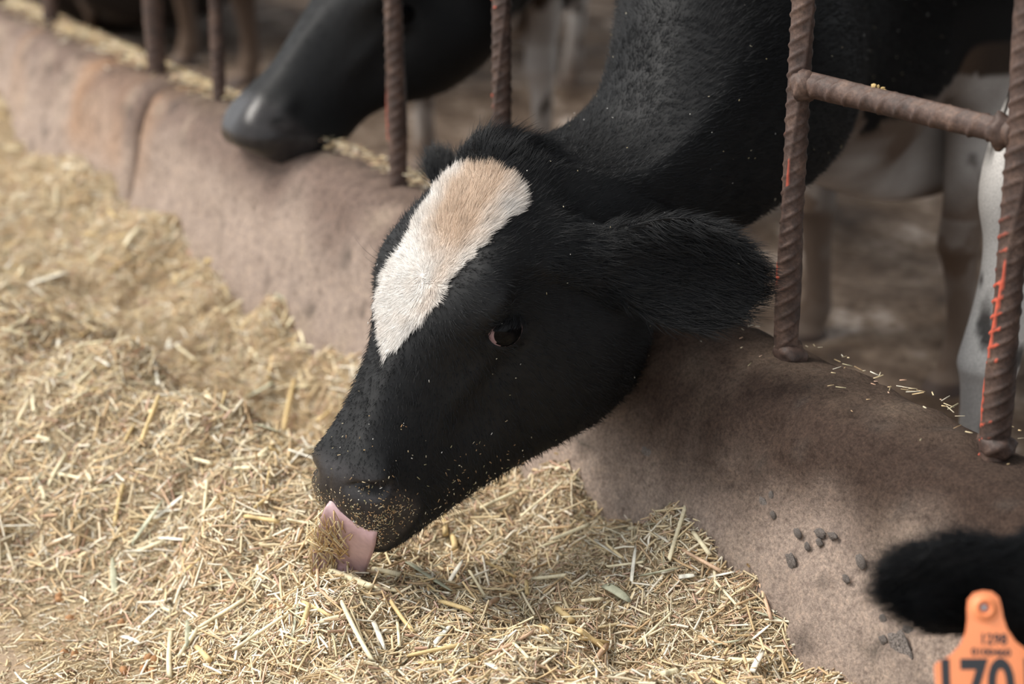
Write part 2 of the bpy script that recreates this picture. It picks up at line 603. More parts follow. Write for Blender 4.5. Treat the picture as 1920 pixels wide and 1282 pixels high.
# ------------------------------------------------------------------ cows: one control cage, Catmull-Clark in numpy
def catmull(V, Fq, levels):
    """V (n,k) vertex rows (position + carried values), Fq (m,4) quads"""
    for _ in range(levels):
        n, m = len(V), len(Fq)
        fp = V[Fq].mean(1)
        e = np.stack([Fq, np.roll(Fq, -1, 1)], -1).reshape(-1, 2)
        es = np.sort(e, 1)
        key = es[:, 0].astype(np.int64) * (n + 1) + es[:, 1]
        uk, first, inv = np.unique(key, return_index=True, return_inverse=True)
        ne = len(uk)
        ev = es[first]
        fid = np.repeat(np.arange(m), 4)
        cnt = np.bincount(inv, minlength=ne)
        fsum = np.zeros((ne, V.shape[1]))
        np.add.at(fsum, inv, fp[fid])
        mid = V[ev].mean(1)
        inner = cnt == 2
        ep = mid.copy()
        ep[inner] = 0.5 * mid[inner] + 0.25 * fsum[inner]
        val = np.bincount(Fq.ravel(), minlength=n).astype(float)
        Q = np.zeros_like(V); np.add.at(Q, Fq.ravel(), np.repeat(fp, 4, 0))
        Q /= val[:, None]
        R = np.zeros_like(V); ecount = np.zeros(n)
        np.add.at(R, ev[:, 0], mid); np.add.at(R, ev[:, 1], mid)
        np.add.at(ecount, ev.ravel(), 1)
        R /= ecount[:, None]
        NV = (Q + 2 * R + (val - 3)[:, None] * V) / val[:, None]
        eidx = inv.reshape(m, 4)
        off_f, off_e = n + ne, n
        fi = off_f + np.arange(m)
        quads = []
        for k in range(4):
            quads.append(np.stack([Fq[:, k], off_e + eidx[:, k], fi, off_e + eidx[:, (k - 1) % 4]], 1))
        V = np.vstack([NV, ep, fp])
        Fq = np.stack(quads, 1).reshape(-1, 4)
    return V, Fq


# head cross sections in mm: a = distance from the poll towards the muzzle (at v = -70, with slant k), then seven (u, v) points
# from the ridge of the nose round the cow's left side to the underside of the jaw
HEAD = [
    (512, -0.48, [(0, -15), (26, -17), (48, -33), (56, -60), (45, -85), (22, -96), (0, -99)]),
    (484, -0.48, [(0, -2), (37, -4), (65, -25), (72, -60), (60, -96), (30, -114), (0, -118)]),
    (442, -0.42, [(0, 1), (31, -1), (56, -24), (67, -64), (61, -108), (36, -137), (0, -144)]),
    (392, -0.25, [(0, 4), (27, 1), (48, -24), (60, -72), (61, -132), (38, -178), (0, -183)]),
    (338, -0.10, [(0, 7), (28, 4), (50, -26), (63, -84), (68, -166), (44, -230), (0, -233)]),
    (288, 0, [(0, 10), (36, 7), (66, -24), (80, -92), (87, -202), (52, -284), (0, -281)]),
    (246, 0, [(0, 13), (50, 10), (94, -18), (98, -98), (103, -222), (58, -314), (0, -309)]),
    (202, 0, [(0, 15), (62, 14), (114, -10), (109, -100), (113, -233), (62, -332), (0, -324)]),
    (152, 0, [(0, 16), (66, 13), (112, -16), (109, -100), (119, -234), (66, -333), (0, -325)]),
    (98, 0, [(0, 15), (60, 10), (96, -28), (106, -100), (118, -218), (66, -314), (0, -314)]),
    (48, 0.1, [(0, 12), (46, 3), (80, -38), (98, -104), (114, -204), (70, -294), (0, -300)]),
    (0, 0.2, [(0, -8), (38, -16), (72, -56), (94, -114), (110, -194), (70, -270), (0, -286)]),
]


class CowSpec:
    pass


def cow_cage(c):
    """c: O, A, F head pose; neck: list of (centre, half width, up, down); torso stations; feet"""
    O, A, Fd = np.asarray(c.O, float), nrm(c.A), None
    Fd = nrm(np.asarray(c.F, float) - A * (np.asarray(c.F) @ A))
    S = np.cross(Fd, A)
    c.frame = (O, A, Fd, S)
    hs = c.head_scale
    rows = []          # target positions
    extra = []         # station coordinate, ear weight, leg weight
    st = []            # vertex index table [station][12]
    sidx = 0.0
    def ring(half, centre, ex, up):
        pts = half + [(-u, v) for (u, v) in half[-2:0:-1]]
        idx = []
        for (u, v) in pts:
            rows.append(centre(u, v))
            extra.append((sidx, 0, 0))
            idx.append(len(rows) - 1)
        st.append(idx)
    # muzzle pole
    pole = O + hs * (A * 0.519 + Fd * -0.062)
    for a, k, half in HEAD:
        k = k * getattr(c, 'slant', 1.0)
        jd = getattr(c, 'jaw_depth', 1.0)
        mz_ = getattr(c, 'muzzle', 1.0)
        if a > 430: half = [(u_ * mz_, -62 + (v_ + 62) * mz_) for (u_, v_) in half]
        half = [(u_, v_ * (1 - (1 - jd) * float(sstep(np.array(470.0 - a), 0, 140))) if v_ < -60 else v_) for (u_, v_) in half]
        def cen(u, v, a=a, k=k):
            return O + hs * (A * (a + k * (v + 70)) + Fd * v + S * u) / 1000.0
        ring(half, cen, None, None)
        sidx += 1
    # neck and trunk: centre, heading (towards the head), dorsal, half width, top, bottom
    for (C, H, U, w, t, b_) in c.trunk:
        C = np.asarray(C, float); H = nrm(H); U = nrm(np.asarray(U, float) - H * (np.asarray(U) @ H)); L = np.cross(U, H)
        half = [(0, t), (.42 * w, .90 * t), (.82 * w, .52 * t), (w, 0), (.88 * w, -.55 * b_), (.48 * w, -.90 * b_), (0, -b_)]
        ring(half, lambda u, v, C=C, U=U, L=L: C + L * u + U * v, None, None)
        sidx += 1
    ns = len(st)
    rows.append(pole); extra.append((-0.5, 0, 0)); ipole = len(rows) - 1
    C, H = np.asarray(c.trunk[-1][0], float), nrm(c.trunk[-1][1])
    rows.append(C - H * 0.06 * c.scale); extra.append((sidx, 0, 0)); itail = len(rows) - 1
    faces = []
    removed = set()
    def block(i, j0, sgn):
        # 2x2 cells, stations i..i+2, ring indices j0, j0+sgn, j0+2*sgn
        for di in (0, 1):
            for dj in (0, 1):
                a_, b_ = j0 + sgn * dj, j0 + sgn * (dj + 1)
                removed.add((i + di, min(a_ % 12, b_ % 12) if abs((a_ % 12) - (b_ % 12)) == 1 else 11))
        g = lambda di, dj: st[i + di][(j0 + sgn * dj) % 12]
        return [g(0, 0), g(0, 1), g(0, 2), g(1, 2), g(2, 2), g(2, 1), g(2, 0), g(1, 0)]
    CIRC = [(math.cos(math.radians(x)), math.sin(math.radians(x))) for x in (45, 0, -45, -90, -135, 180, 135, 90)]
    limbs = []
    # ears
    for side, ear in ((1, c.ears[0]), (-1, c.ears[1])):
        if ear is None: continue
        bd = block(8, 2 if side > 0 else 10, 1 if side > 0 else -1)
        D, Nn, L, w0 = nrm(ear['dir']), np.asarray(ear['inner'], float), ear['len'], ear['wid']
        Nn = nrm(Nn - D * (Nn @ D))
        W = np.cross(Nn, D)
        fr = A; out = Fd
        # choose width axis so that it points towards the muzzle side first
        if W @ A < 0: W = -W
        base = np.mean([rows[i] for i in bd], 0)
        prev = bd
        rt = ear.get('root', 1.0)
        for (t, w, th, cup) in ((.10, .56, .36, 0.0), (.24, .66, .24, .10), (.42, .90, .12, .32), (.60, 1.0, .085, .36), (.78, .88, .075, .30), (.92, .52, .07, .18)):
            if t < .3: w, th = w * rt, th * rt
            cc = base + D * L * t + np.asarray(ear.get('bend', (0, 0, 0))) * (t ** 2) * L
            cur = []
            for (cf, co) in CIRC:
                p = cc + W * w0 * w * cf + Nn * w0 * ((th * co * ear.get('flip', 1)) + cup * (cf * cf - 0.35))
                rows.append(p); extra.append((9, min(1, t * 2 + .2), 0)); cur.append(len(rows) - 1)
            limbs.append((prev, cur)); prev = cur
        rows.append(base + D * L + np.asarray(ear.get('bend', (0, 0, 0))) * L); extra.append((9, 1, 0)); tip = len(rows) - 1
        for k in range(0, 8, 2):
            faces.append([tip, prev[k], prev[(k + 1) % 8], prev[(k + 2) % 8]])
    # legs: list of (station, side, joint list [(pos, r_fore, r_side)])
    for (i, side, joints) in c.legs:
        bd = block(i, 3 if side > 0 else 9, 1 if side > 0 else -1)
        prev = bd
        H = nrm(c.trunk[i - len(HEAD) + 1][1]); L = np.cross([0, 0, 1.0], H) * side
        nj = len(joints)
        for q, (p, rf_, rs_) in enumerate(joints):
            cur = []
            for (cf, co) in CIRC:
                rows.append(np.asarray(p, float) + H * rf_ * cf + L * rs_ * co); extra.append((i + 1, 0, (q + 1) / nj)); cur.append(len(rows) - 1)
            limbs.append((prev, cur)); prev = cur
        rows.append(np.mean([rows[k] for k in prev], 0) - np.array([0, 0, .004])); extra.append((i + 1, 0, 1.0)); tip = len(rows) - 1
        for k in range(0, 8, 2):
            faces.append([tip, prev[k], prev[(k + 1) % 8], prev[(k + 2) % 8]])
    for prev, cur in limbs:
        for k in range(8):
            faces.append([prev[k], prev[(k + 1) % 8], cur[(k + 1) % 8], cur[k]])
    for i in range(ns - 1):
        for j in range(12):
            if (i, j) in removed: continue
            faces.append([st[i][j], st[i][(j + 1) % 12], st[i + 1][(j + 1) % 12], st[i + 1][j]])
    for j in range(0, 12, 2):
        faces.append([ipole, st[0][(j + 2) % 12], st[0][(j + 1) % 12], st[0][j]])
        faces.append([itail, st[-1][j], st[-1][(j + 1) % 12], st[-1][(j + 2) % 12]])
    V = np.hstack([np.array(rows), np.array(extra, float)])
    Fq = np.array(faces)
    # drop unused vertices, make the winding consistent
    used = np.unique(Fq)
    remap = -np.ones(len(V), int); remap[used] = np.arange(len(used))
    V, Fq = V[used], remap[Fq]
    bm = bmesh.new()
    bv = [bm.verts.new(p[:3]) for p in V]
    for f in Fq: bm.faces.new([bv[k] for k in f])
    bmesh.ops.recalc_face_normals(bm, faces=bm.faces)
    bm.verts.index_update()
    Fq = np.array([[v.index for v in f.verts] for f in bm.faces])
    bm.free()
    return V, Fq


def cow_surface(c, levels):
    V, Fq = cow_cage(c)
    tgt = V.copy()
    cur = V.copy()
    for _ in range(6):                       # let the smooth surface pass through the measured sections
        lim, _f = catmull(cur, Fq, 2)
        cur[:, :3] += 0.75 * (tgt[:, :3] - lim[:len(cur), :3])
    return catmull(cur, Fq, levels)


def local(c, P):
    O, A, Fd, S = c.frame
    d = (P - O) / c.head_scale
    return d @ A, d @ S, d @ Fd


def from_local(c, a, u, v):
    O, A, Fd, S = c.frame
    return O + c.head_scale * (A * a + S * u + Fd * v)


def vert_normals(P, Fq):
    n = np.cross(P[Fq[:, 2]] - P[Fq[:, 0]], P[Fq[:, 3]] - P[Fq[:, 1]])
    vn = np.zeros_like(P)
    np.add.at(vn, Fq.ravel(), np.repeat(n, 4, 0))
    return nrm(vn)


EYE = (0.228, 0.100, -0.060)         # a, u, v of the eyeball centre is a little inside this point
EYE_R = 0.0265


def sculpt_head(c, P, Fq, ex):
    head = (ex[:, 0] < 11.5) & (ex[:, 1] < 0.25) & (ex[:, 2] < .05)
    a, u, v = local(c, P)
    vn = vert_normals(P, Fq)
    au = np.abs(u)
    side = np.sign(u + 1e-9)
    disp = np.zeros(len(P))
    def blob(a0, u0, v0, ra, ru, rv, h):
        nonlocal disp
        d2 = ((a - a0) / ra) ** 2 + ((au - u0) / ru) ** 2 + ((v - v0) / rv) ** 2
        disp += h * np.exp(-d2) * head
    blob(0.208, 0.106, -0.026, .036, .030, .014, 0.008)       # brow
    blob(0.256, 0.090, -0.095, .040, .030, .018, -0.006)      # hollow below the eye
    blob(0.285, 0.070, -0.075, .060, .030, .014, 0.005)       # cheek bone
    blob(0.330, 0.062, -0.115, .060, .030, .030, -0.006)      # hollow of the cheek
    blob(0.150, 0.110, -0.190, .060, .040, .055, 0.006)       # jaw muscle
    blob(0.445, 0.060, -0.030, .022, .016, .014, 0.006)       # wing of the nostril
    blob(0.468, 0.064, -0.100, .030, .022, .020, 0.005)       # lip
    blob(0.0, 0.0, 0.0, .030, .040, .04, 0.006)               # poll
    P = P + vn * disp[:, None]
    a, u, v = local(c, P)
    au = np.abs(u)
    # nostrils: a comma shaped slit, opened inwards
    na, nu, nv = 0.4655, 0.0455, -0.030
    da, dv, du = a - na, v - nv, au - nu
    t1 = (da * 0.75 + dv * 0.66); t2 = (-da * 0.66 + dv * 0.75)
    curve = t2 - 6.0 * t1 ** 2
    g = np.exp(-(t1 / 0.0185) ** 2 - (curve / 0.0092) ** 2) * np.exp(-(du / 0.022) ** 2) * head
    inward = -(c.frame[3][None] * np.sign(u)[:, None]) * 0.8 - c.frame[1][None] * 0.55
    P = P + inward * (0.034 * g)[:, None]
    rimg = np.exp(-(np.sqrt((t1 / 1.5) ** 2 + (curve / .9) ** 2) - 0.0125) ** 2 / 0.0040 ** 2) * np.exp(-(du / 0.02) ** 2) * head
    P = P - inward * (0.0035 * rimg)[:, None]
    # philtrum and mouth line
    a, u, v = local(c, P)
    au = np.abs(u)
    fr = sstep(a, 0.44, 0.47)
    ph = np.exp(-(u / 0.004) ** 2) * fr * sstep(v, -0.075, -0.05) * head
    P = P - c.frame[1][None] * (0.0016 * ph)[:, None]
    ml = -0.074 - 0.10 * np.clip(0.50 - a, 0, 1)
    mo = np.exp(-((v - ml) / 0.0065) ** 2) * sstep(a, 0.435, 0.475) * head * (1 - sstep(au, .030, .058))
    vn = vert_normals(P, Fq)
    P = P - vn * (c.mouth * mo)[:, None]
    # drop the lower jaw a little where the mouth is open
    a, u, v = local(c, P)
    low = sstep(-(v - ml), 0.002, 0.02) * (1 - .5 * sstep(au, .03, .06)) * sstep(a, 0.34, 0.50) * head
    P = P + (c.frame[1][None] * c.jaw[0] + c.frame[2][None] * -c.jaw[1]) * low[:, None]
    # eyes: lids hug the eyeball, the slit opens onto it
    for sg in (1, -1):
        O, A, Fd, S = c.frame
        e0 = from_local(c, EYE[0], sg * EYE[1], EYE[2])
        hv = np.where(head)[0]
        k = hv[np.argmin(((P[hv] - e0) ** 2).sum(1))]
        n0 = nrm(S * sg * 0.86 + Fd * 0.28 + A * 0.42)
        surf = P[k]
        R = EYE_R * c.head_scale
        ctr = surf - n0 * (R * 0.78)
        d = P - ctr
        r = np.linalg.norm(d, axis=1)
        ax0 = A * .47 + Fd * .66 - S * sg * .586
        ax = nrm(ax0 - n0 * (ax0 @ n0)); ay = np.cross(n0, ax)
        if ay @ A > 0: ay = -ay
        x, y = d @ ax, d @ ay
        y2 = y - 0.0015 + 5.0 * x ** 2 * np.where(y > 0, 0.6, -0.2)
        alm = (x / (0.0285 * c.head_scale)) ** 2 + (y2 / (0.0170 * c.head_scale)) ** 2
        front = (d @ n0) > -0.2 * R
        near = (r < 2.1 * R) & front & head
        lidw = np.exp(-np.clip(r / R - 1.15, 0, 9) ** 2 / 0.12) * near
        open_ = (1 - sstep(alm, 0.72, 1.15)) * near
        tgt_r = R * (1.10 + 0.10 * np.exp(-(alm - 1.5) ** 2 / 0.3))
        newr = np.where(r < tgt_r, tgt_r, r)
        dirn = d / (r[:, None] + 1e-9)
        P = np.where((lidw > 0.02)[:, None], P + dirn * ((newr - r) * lidw)[:, None], P)
        d = P - ctr; r = np.linalg.norm(d, axis=1); dirn = d / (r[:, None] + 1e-9)
        P = P - dirn * (open_ * np.clip(r - 0.86 * R, 0, None))[:, None]
        if sg > 0: c.eye_l = (ctr, R, n0, ax, ay)
        else: c.eye_r = (ctr, R, n0, ax, ay)
    return P


def eye_object(parent, e, white=True):
    ctr, R, n0, ax, ay = e
    nu, nv = 48, 32
    P, F = [], []
    for i in range(nv + 1):
        ph = math.pi * i / nv
        for j in range(nu):
            th = 2 * math.pi * j / nu
            rr = R * (1 + 0.035 * math.exp(-(ph / 0.75) ** 4))
            P.append(ctr + rr * (n0 * math.cos(ph) + (ax * math.cos(th) * 1.0 + ay * math.sin(th)) * math.sin(ph)))
    for i in range(nv):
        for j in range(nu):
            F.append([i * nu + j, i * nu + (j + 1) % nu, (i + 1) * nu + (j + 1) % nu, (i + 1) * nu + j])
    P = np.array(P)
    me = new_mesh('eye', P, np.array(F))
    me.materials.append(MAT['eye_dark']); me.materials.append(MAT['eye_white'])
    Fa = np.array(F)
    cc = P[Fa].mean(1) - ctr
    # the dark iris sits a little behind the middle, so white shows at the front corner
    look = nrm(n0 - ax * 0.30 + ay * 0.06)
    dark = (nrm(cc) @ look) > (0.70 if white else -2)
    me.polygons.foreach_set('material_index', np.where(dark, 0, 1).astype(np.int32))
    return obj('eye', me, None, parent)


def hair(name, parent, P, Fq, weight, length, direction, count, mat, width=0.00035, lean=0.35, droop=0.0, jitter=0.25, cols=None, seed=1, segs=4, clump=0.0):
    """thin tapering hairs rooted on the skin, combed along `direction`"""
    r = np.random.default_rng(seed)
    T = np.vstack([Fq[:, [0, 1, 2]], Fq[:, [0, 2, 3]]])
    w = weight[T].mean(1)
    T = T[w > 1e-3]; w = w[w > 1e-3]
    ar = np.linalg.norm(np.cross(P[T[:, 1]] - P[T[:, 0]], P[T[:, 2]] - P[T[:, 0]]), axis=1) * w
    idx = r.choice(len(T), size=count, p=ar / ar.sum())
    b = r.random((count, 2)); sw = b.sum(1) > 1; b[sw] = 1 - b[sw]
    bc = np.stack([1 - b.sum(1), b[:, 0], b[:, 1]], 1)
    tri = T[idx]
    root = (P[tri] * bc[..., None]).sum(1)
    vn = vert_normals(P, Fq)
    nn = nrm((vn[tri] * bc[..., None]).sum(1))
    L = (length[tri] * bc).sum(1) * r.uniform(0.6, 1.25, count)
    d = (direction[tri] * bc[..., None]).sum(1)
    d = d - nn * (d * nn).sum(1, keepdims=True)
    d = nrm(d)
    if clump:
        q = np.stack([vnoise(root + k * 7.3, 90) for k in range(3)], 1)
        d = nrm(d + clump * q * 2)
    d = nrm(d + jitter * r.normal(size=d.shape))
    le = lean * r.uniform(.6, 1.4, count)[:, None]
    g0 = nrm(d + nn * le * 2.0)
    g1 = nrm(d + nn * le * 0.3 - np.array([0, 0, droop]))
    pts = [root - nn * 0.0006]
    p = root.copy()
    for k in range(segs):
        t = (k + .5) / segs
        p = p + (g0 * (1 - t) + g1 * t) * (L / segs)[:, None]
        pts.append(p.copy())
    pts = np.stack(pts, 1)
    cu = bpy.data.hair_curves.new(name)
    cu.add_curves([segs + 1] * count)
    cu.points.foreach_set('position', pts.astype(np.float32).ravel())
    rad = np.tile(width * np.linspace(1, 0.12, segs + 1), count).astype(np.float32)
    ra = cu.attributes.get('radius') or cu.attributes.new('radius', 'FLOAT', 'POINT')
    ra.data.foreach_set('value', rad)
    if cols is not None:
        cc = (cols[tri] * bc[..., None]).sum(1) * r.uniform(.68, 1.12, (count, 1))
        c4 = np.ones((count, segs + 1, 4), np.float32); c4[:, :, :3] = cc[:, None, :]
        at_ = cu.attributes.new('Col', 'FLOAT_COLOR', 'POINT')
        at_.data.foreach_set('color', c4.ravel())
    cu.materials.append(mat)
    o = bpy.data.objects.new(name, cu)
    o['kind'] = 'stuff'
    return link(o, parent)


def bez(p0, p1, p2, p3, t):
    return (1 - t) ** 3 * p0 + 3 * (1 - t) ** 2 * t * p1 + 3 * (1 - t) * t * t * p2 + t ** 3 * p3


def make_trunk(c, chest, heading, body, neck_top=(.18, 1.0, 1.02, .97, 1.0), neck_r=(.115, .15), pull=0.40, nneck=4, bow=(0, 0, 0)):
    """neck from behind the poll to the chest, then the barrel. chest: centre of the chest section"""
    O, A, Fd = np.asarray(c.O, float), nrm(c.A), nrm(c.F)
    hs, s = c.head_scale, c.scale
    heading = nrm(heading); up = np.array([0, 0, 1.0])
    n0 = O + hs * (A * -0.055 + Fd * getattr(c, 'n0v', -0.172))
    chest = np.asarray(chest, float)
    L = np.linalg.norm(chest - n0)
    p1 = n0 + (-A * 0.55 + -Fd * 0.1) * L * 0.45 + np.asarray(bow)
    p2 = chest + heading * L * pull
    tr = []
    for k in range(nneck):
        t = (k + 0.15) / nneck
        p = bez(n0, p1, p2, chest, t)
        dp = bez(n0, p1, p2, chest, t + .02) - bez(n0, p1, p2, chest, t - .02)
        U = nrm(Fd * (1 - t) + up * t)
        w = neck_r[0] * (1 - t) + body['w'] * .80 * t
        h = neck_r[1] * (1 - t) + body['h'] * .82 * t
        tr.append((p, -dp, U, w * hs if t < .1 else w, h * float(np.interp(t, [.04, .29, .54, .79, 1], neck_top)), h * (1.05 - 0.10 * t)))
    bl = body['len']
    for (x, w, t, b_) in ((0.0, .92, .92, .93), (.10, .98, .98, 1.0), (.21, 1.0, 1.0, .97), (.32, 1.03, .98, .93), (.50, 1.10, .96, .95), (.66, 1.05, .97, .88), (.78, .98, 1.0, .78), (.88, .94, .99, .72), (.97, .80, .90, .66)):
        tr.append((chest - heading * bl * x, heading, up, body['w'] * w, body['h'] * t, body['h'] * b_))
    c.trunk = tr
    c.first_body = len(HEAD) + nneck
    return c


def leg_joints(top, foot, scale, hind=False, heading=None, knee_fwd=0.0, thick=1.0):
    top, foot = np.asarray(top, float), np.asarray(foot, float)
    H = nrm(heading)
    k = scale * thick
    if not hind:
        prof = [(0.10, .062, .055, .00), (0.30, .046, .042, .00), (0.46, .034, .033, .012), (0.545, .034, .034, .018), (0.60, .027, .027, .012), (0.78, .021, .021, 0.0), (0.87, .027, .026, .002), (0.915, .024, .025, .012), (0.945, .036, .031, .020), (0.995, .044, .036, .026)]
    else:
        prof = [(0.10, .105, .070, .00), (0.28, .075, .055, .00), (0.44, .042, .036, -.045), (0.52, .036, .031, -.065), (0.60, .028, .027, -.050), (0.78, .023, .022, -.02), (0.87, .029, .027, -.008), (0.915, .025, .026, .006), (0.945, .036, .031, .016), (0.995, .044, .036, .022)]
    out = []
    for (t, rf_, rs_, fw) in prof:
        p = top + (foot - top) * t + H * (fw * k + knee_fwd * math.exp(-((t - .54) / .22) ** 2))
        out.append((p, rf_ * k, rs_ * k))
    return out


def cam_vec(x, y, z):
    """direction given as image right, image up, towards the photographer"""
    return CR * x + CU * y - CF * z
#COWLIB_END

# ---- the cow in front, licking feed
def colour_rows(n, col): return np.tile(np.array(col, float), (n, 1))


def in_poly(x, y, poly):
    inside = np.zeros(len(x), bool)
    px_, py_ = np.array(poly).T
    j = len(poly) - 1
    for i in range(len(poly)):
        cond = ((py_[i] > y) != (py_[j] > y)) & (x < (px_[j] - px_[i]) * (y - py_[i]) / (py_[j] - py_[i] + 1e-12) + px_[i])
        inside ^= cond
        j = i
    return inside


BLACK = np.array([0.0070, 0.0073, 0.0080])
WHITE = np.array([0.74, 0.71, 0.675])

c1 = CowSpec()
PHI = math.radians(41)
Ac = np.array([-.445, -.883, .150])
Pc = np.array([-.893, .450, 0.0])
Qc = np.cross(Pc, Ac)
c1.A = cam_vec(*Ac)
c1.F = cam_vec(*(math.cos(PHI) * Pc + math.sin(PHI) * Qc))
c1.O = at(940, 246, 2.215)
S1 = np.cross(nrm(c1.F), nrm(c1.A))
c1.head_scale = 0.902
c1.scale = 1.0
c1.mouth, c1.jaw = 0.022, (0.002, 0.012)
c1.ears = ({'dir': cam_vec(.95, -.10, .30), 'inner': cam_vec(-.15, -.40, .85), 'len': .207, 'wid': .067, 'bend': cam_vec(0, -.03, 0)},
           {'dir': -0.72 * S1 - 0.02 * nrm(c1.F) - 0.52 * nrm(c1.A), 'inner': cam_vec(-.6, -.3, -.4), 'len': .150, 'wid': .044})
footC = onz(1790, 742, YARD_Z)
footB = ony(1532, 560, footC[1] - .04); footB[2] = YARD_Z
hd1 = nrm([0.10, -1, 0])
chest1 = (footC + footB) / 2 + np.array([0, -.02, 0.0]); chest1[2] = 0.635
c1.O = np.asarray(c1.O)
make_trunk(c1, chest1 + hd1 * .12, hd1, {'w': .23, 'h': .37, 'len': 1.35}, neck_r=(.104, .150), bow=CR * .15)
fb = c1.first_body
def hipx(foot, dz, dx=0): return np.array([foot[0] + dx, foot[1], dz])
hindL = footC - hd1 * 0.95 + np.array([0.0, 0, 0]); hindR = footB - hd1 * 0.92
c1.legs = [(fb, 1, leg_joints(hipx(footC, .52), footC, 1.05, False, hd1)), (fb, -1, leg_joints(hipx(footB, .52), footB, 1.05, False, hd1)),
           (fb + 5, 1, leg_joints(hipx(hindL, .62), hindL, 1.05, True, hd1)), (fb + 5, -1, leg_joints(hipx(hindR, .62), hindR, 1.05, True, hd1))]


def skin_colours(c, P, ex, blaze=None, belly=0.45, leg_white=True, base=BLACK, dirt=0.5, seed=0.0, spots=0.3):
    """coat pattern: black with white patches, bare dark muzzle, muddy lower legs"""
    n = len(P)
    a, u, v = local(c, P)
    q = P + seed
    w = np.zeros(n)
    head = (ex[:, 0] < 11.5) & (ex[:, 1] < .3) & (ex[:, 2] < .02)
    if blaze is not None:
        ja = a + 0.006 * fbm(q, 150, 2); ju = u + 0.006 * fbm(q + 9, 150, 2)
        w = np.where(head & (v > -.07) & in_poly(ja, ju, blaze), 1.0, w)
    body = (ex[:, 0] > c.first_body - 1.6)
    if belly is not None:
        bz = belly + 0.16 * fbm(q, 5.0, 3) + 0.03 * fbm(q, 30, 2)
        w = np.where(body & (P[:, 2] < bz), 1.0, w)
        if leg_white:
            sp = sstep(fbm(q + 4, 22, 3), spots - .08, spots + .12)
            w = np.where((ex[:, 2] > .08) & (P[:, 2] < belly + .1 * fbm(q, 6, 2)), 1 - .9 * sp, w)
    col = base[None] * (1 + 0.25 * fbm(q, 40, 2))[:, None] * (1 - w)[:, None] + WHITE[None] * w[:, None]
    # soiling on flanks and legs, plus yard shade painted into the white underside
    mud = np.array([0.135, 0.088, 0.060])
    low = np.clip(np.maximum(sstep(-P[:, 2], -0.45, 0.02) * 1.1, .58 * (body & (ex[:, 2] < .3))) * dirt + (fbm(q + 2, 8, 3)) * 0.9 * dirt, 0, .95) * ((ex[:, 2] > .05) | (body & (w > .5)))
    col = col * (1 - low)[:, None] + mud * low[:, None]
    hoof = sstep(ex[:, 2], .86, .9)
    col = col * (1 - hoof)[:, None] + np.array([.075, .05, .04]) * hoof[:, None]
    # bare skin of the muzzle
    pad = sstep(a, .440, .462) * sstep(v, -.105, -.09) * head
    skin = np.array([.030, .027, .027]) * (1 + .5 * fbm(q, 120, 2))[:, None]
    col = col * (1 - pad)[:, None] + skin * pad[:, None]
    da, dv = a - .4655, v + .030
    t1, t2 = da * .75 + dv * .66, -da * .66 + dv * .75
    nos = np.exp(-(t1 / .0150) ** 2 - ((t2 - 6 * t1 ** 2) / .0068) ** 2) * (np.abs(np.abs(u) - .045) < .03) * head
    nos = sstep(nos, .3, .6)
    col = col * (1 - .85 * nos)[:, None]  # shade of the nostril hollow put into the colour
    pad = pad * (1 - nos)
    return np.clip(col, 0.002, 1), pad, w


BLAZE = [(0.074, -0.040), (0.068, -0.020), (0.063, 0.004), (0.060, 0.030), (0.062, 0.055), (0.068, 0.074), (0.0838, 0.0816), (0.1201, 0.0852), (0.1478, 0.0791), (0.178, 0.0686), (0.2077, 0.0583),
         (0.2376, 0.0497), (0.2606, 0.0413), (0.2804, 0.0301), (0.2976, 0.0209), (0.3152, 0.0095), (0.2986, -0.0024), (0.2816, -0.0216), (0.2503, -0.0571), (0.2233, -0.0581), (0.1929, -0.052),
         (0.1584, -0.0444), (0.1184, -0.0431), (0.0831, -0.0405)]


def build_cow(c, levels, name_pos, label, group, eye_white=True, **coat):
    V, Fq = cow_surface(c, levels)
    ex = V[:, 3:]
    P = sculpt_head(c, V[:, :3].copy(), Fq, ex)
    root = tag(empty('cow', name_pos), label, 'cow', group)
    me = new_mesh('body', P, Fq)
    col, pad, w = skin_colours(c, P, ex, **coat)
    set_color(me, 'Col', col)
    set_float(me, 'wet', pad)
    obj('body', me, MAT['coat'], root)
    eye_object(root, c.eye_l, eye_white); eye_object(root, c.eye_r, eye_white)
    return root, P, Fq, ex, col, w


GROUP = 'black and white cows at the feed kerb'
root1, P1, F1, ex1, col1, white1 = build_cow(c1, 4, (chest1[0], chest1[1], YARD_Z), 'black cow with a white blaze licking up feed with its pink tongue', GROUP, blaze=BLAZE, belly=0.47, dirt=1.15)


def comb(c, P, ex, whorl=(0.208, 0.022)):
    O, A, Fd, S = c.frame
    a, u, v = local(c, P)
    wp = from_local(c, whorl[0], whorl[1], 0.0)
    d = nrm(P - wp + 0.03 * np.stack([vnoise(P + k * 5.7, 55) for k in range(3)], 1))
    ear = ex[:, 1]
    for sg, e in ((1, c.ears[0]), (-1, c.ears[1])):
        m = (ear > .15) & (np.sign(u) == sg)
        d[m] = nrm(nrm(e['dir']) + 0.25 * d[m])
    neck = sstep(ex[:, 0], 11, 13)[:, None]
    ax = np.array([t[0] for t in c.trunk]); hx = np.array([-nrm(t[1]) for t in c.trunk])
    k = np.clip(np.round(ex[:, 0] - len(HEAD)), 0, len(ax) - 1).astype(int)
    d = d * (1 - neck) + nrm(hx[k] + np.array([0, 0, -.35])) * neck
    return nrm(d)


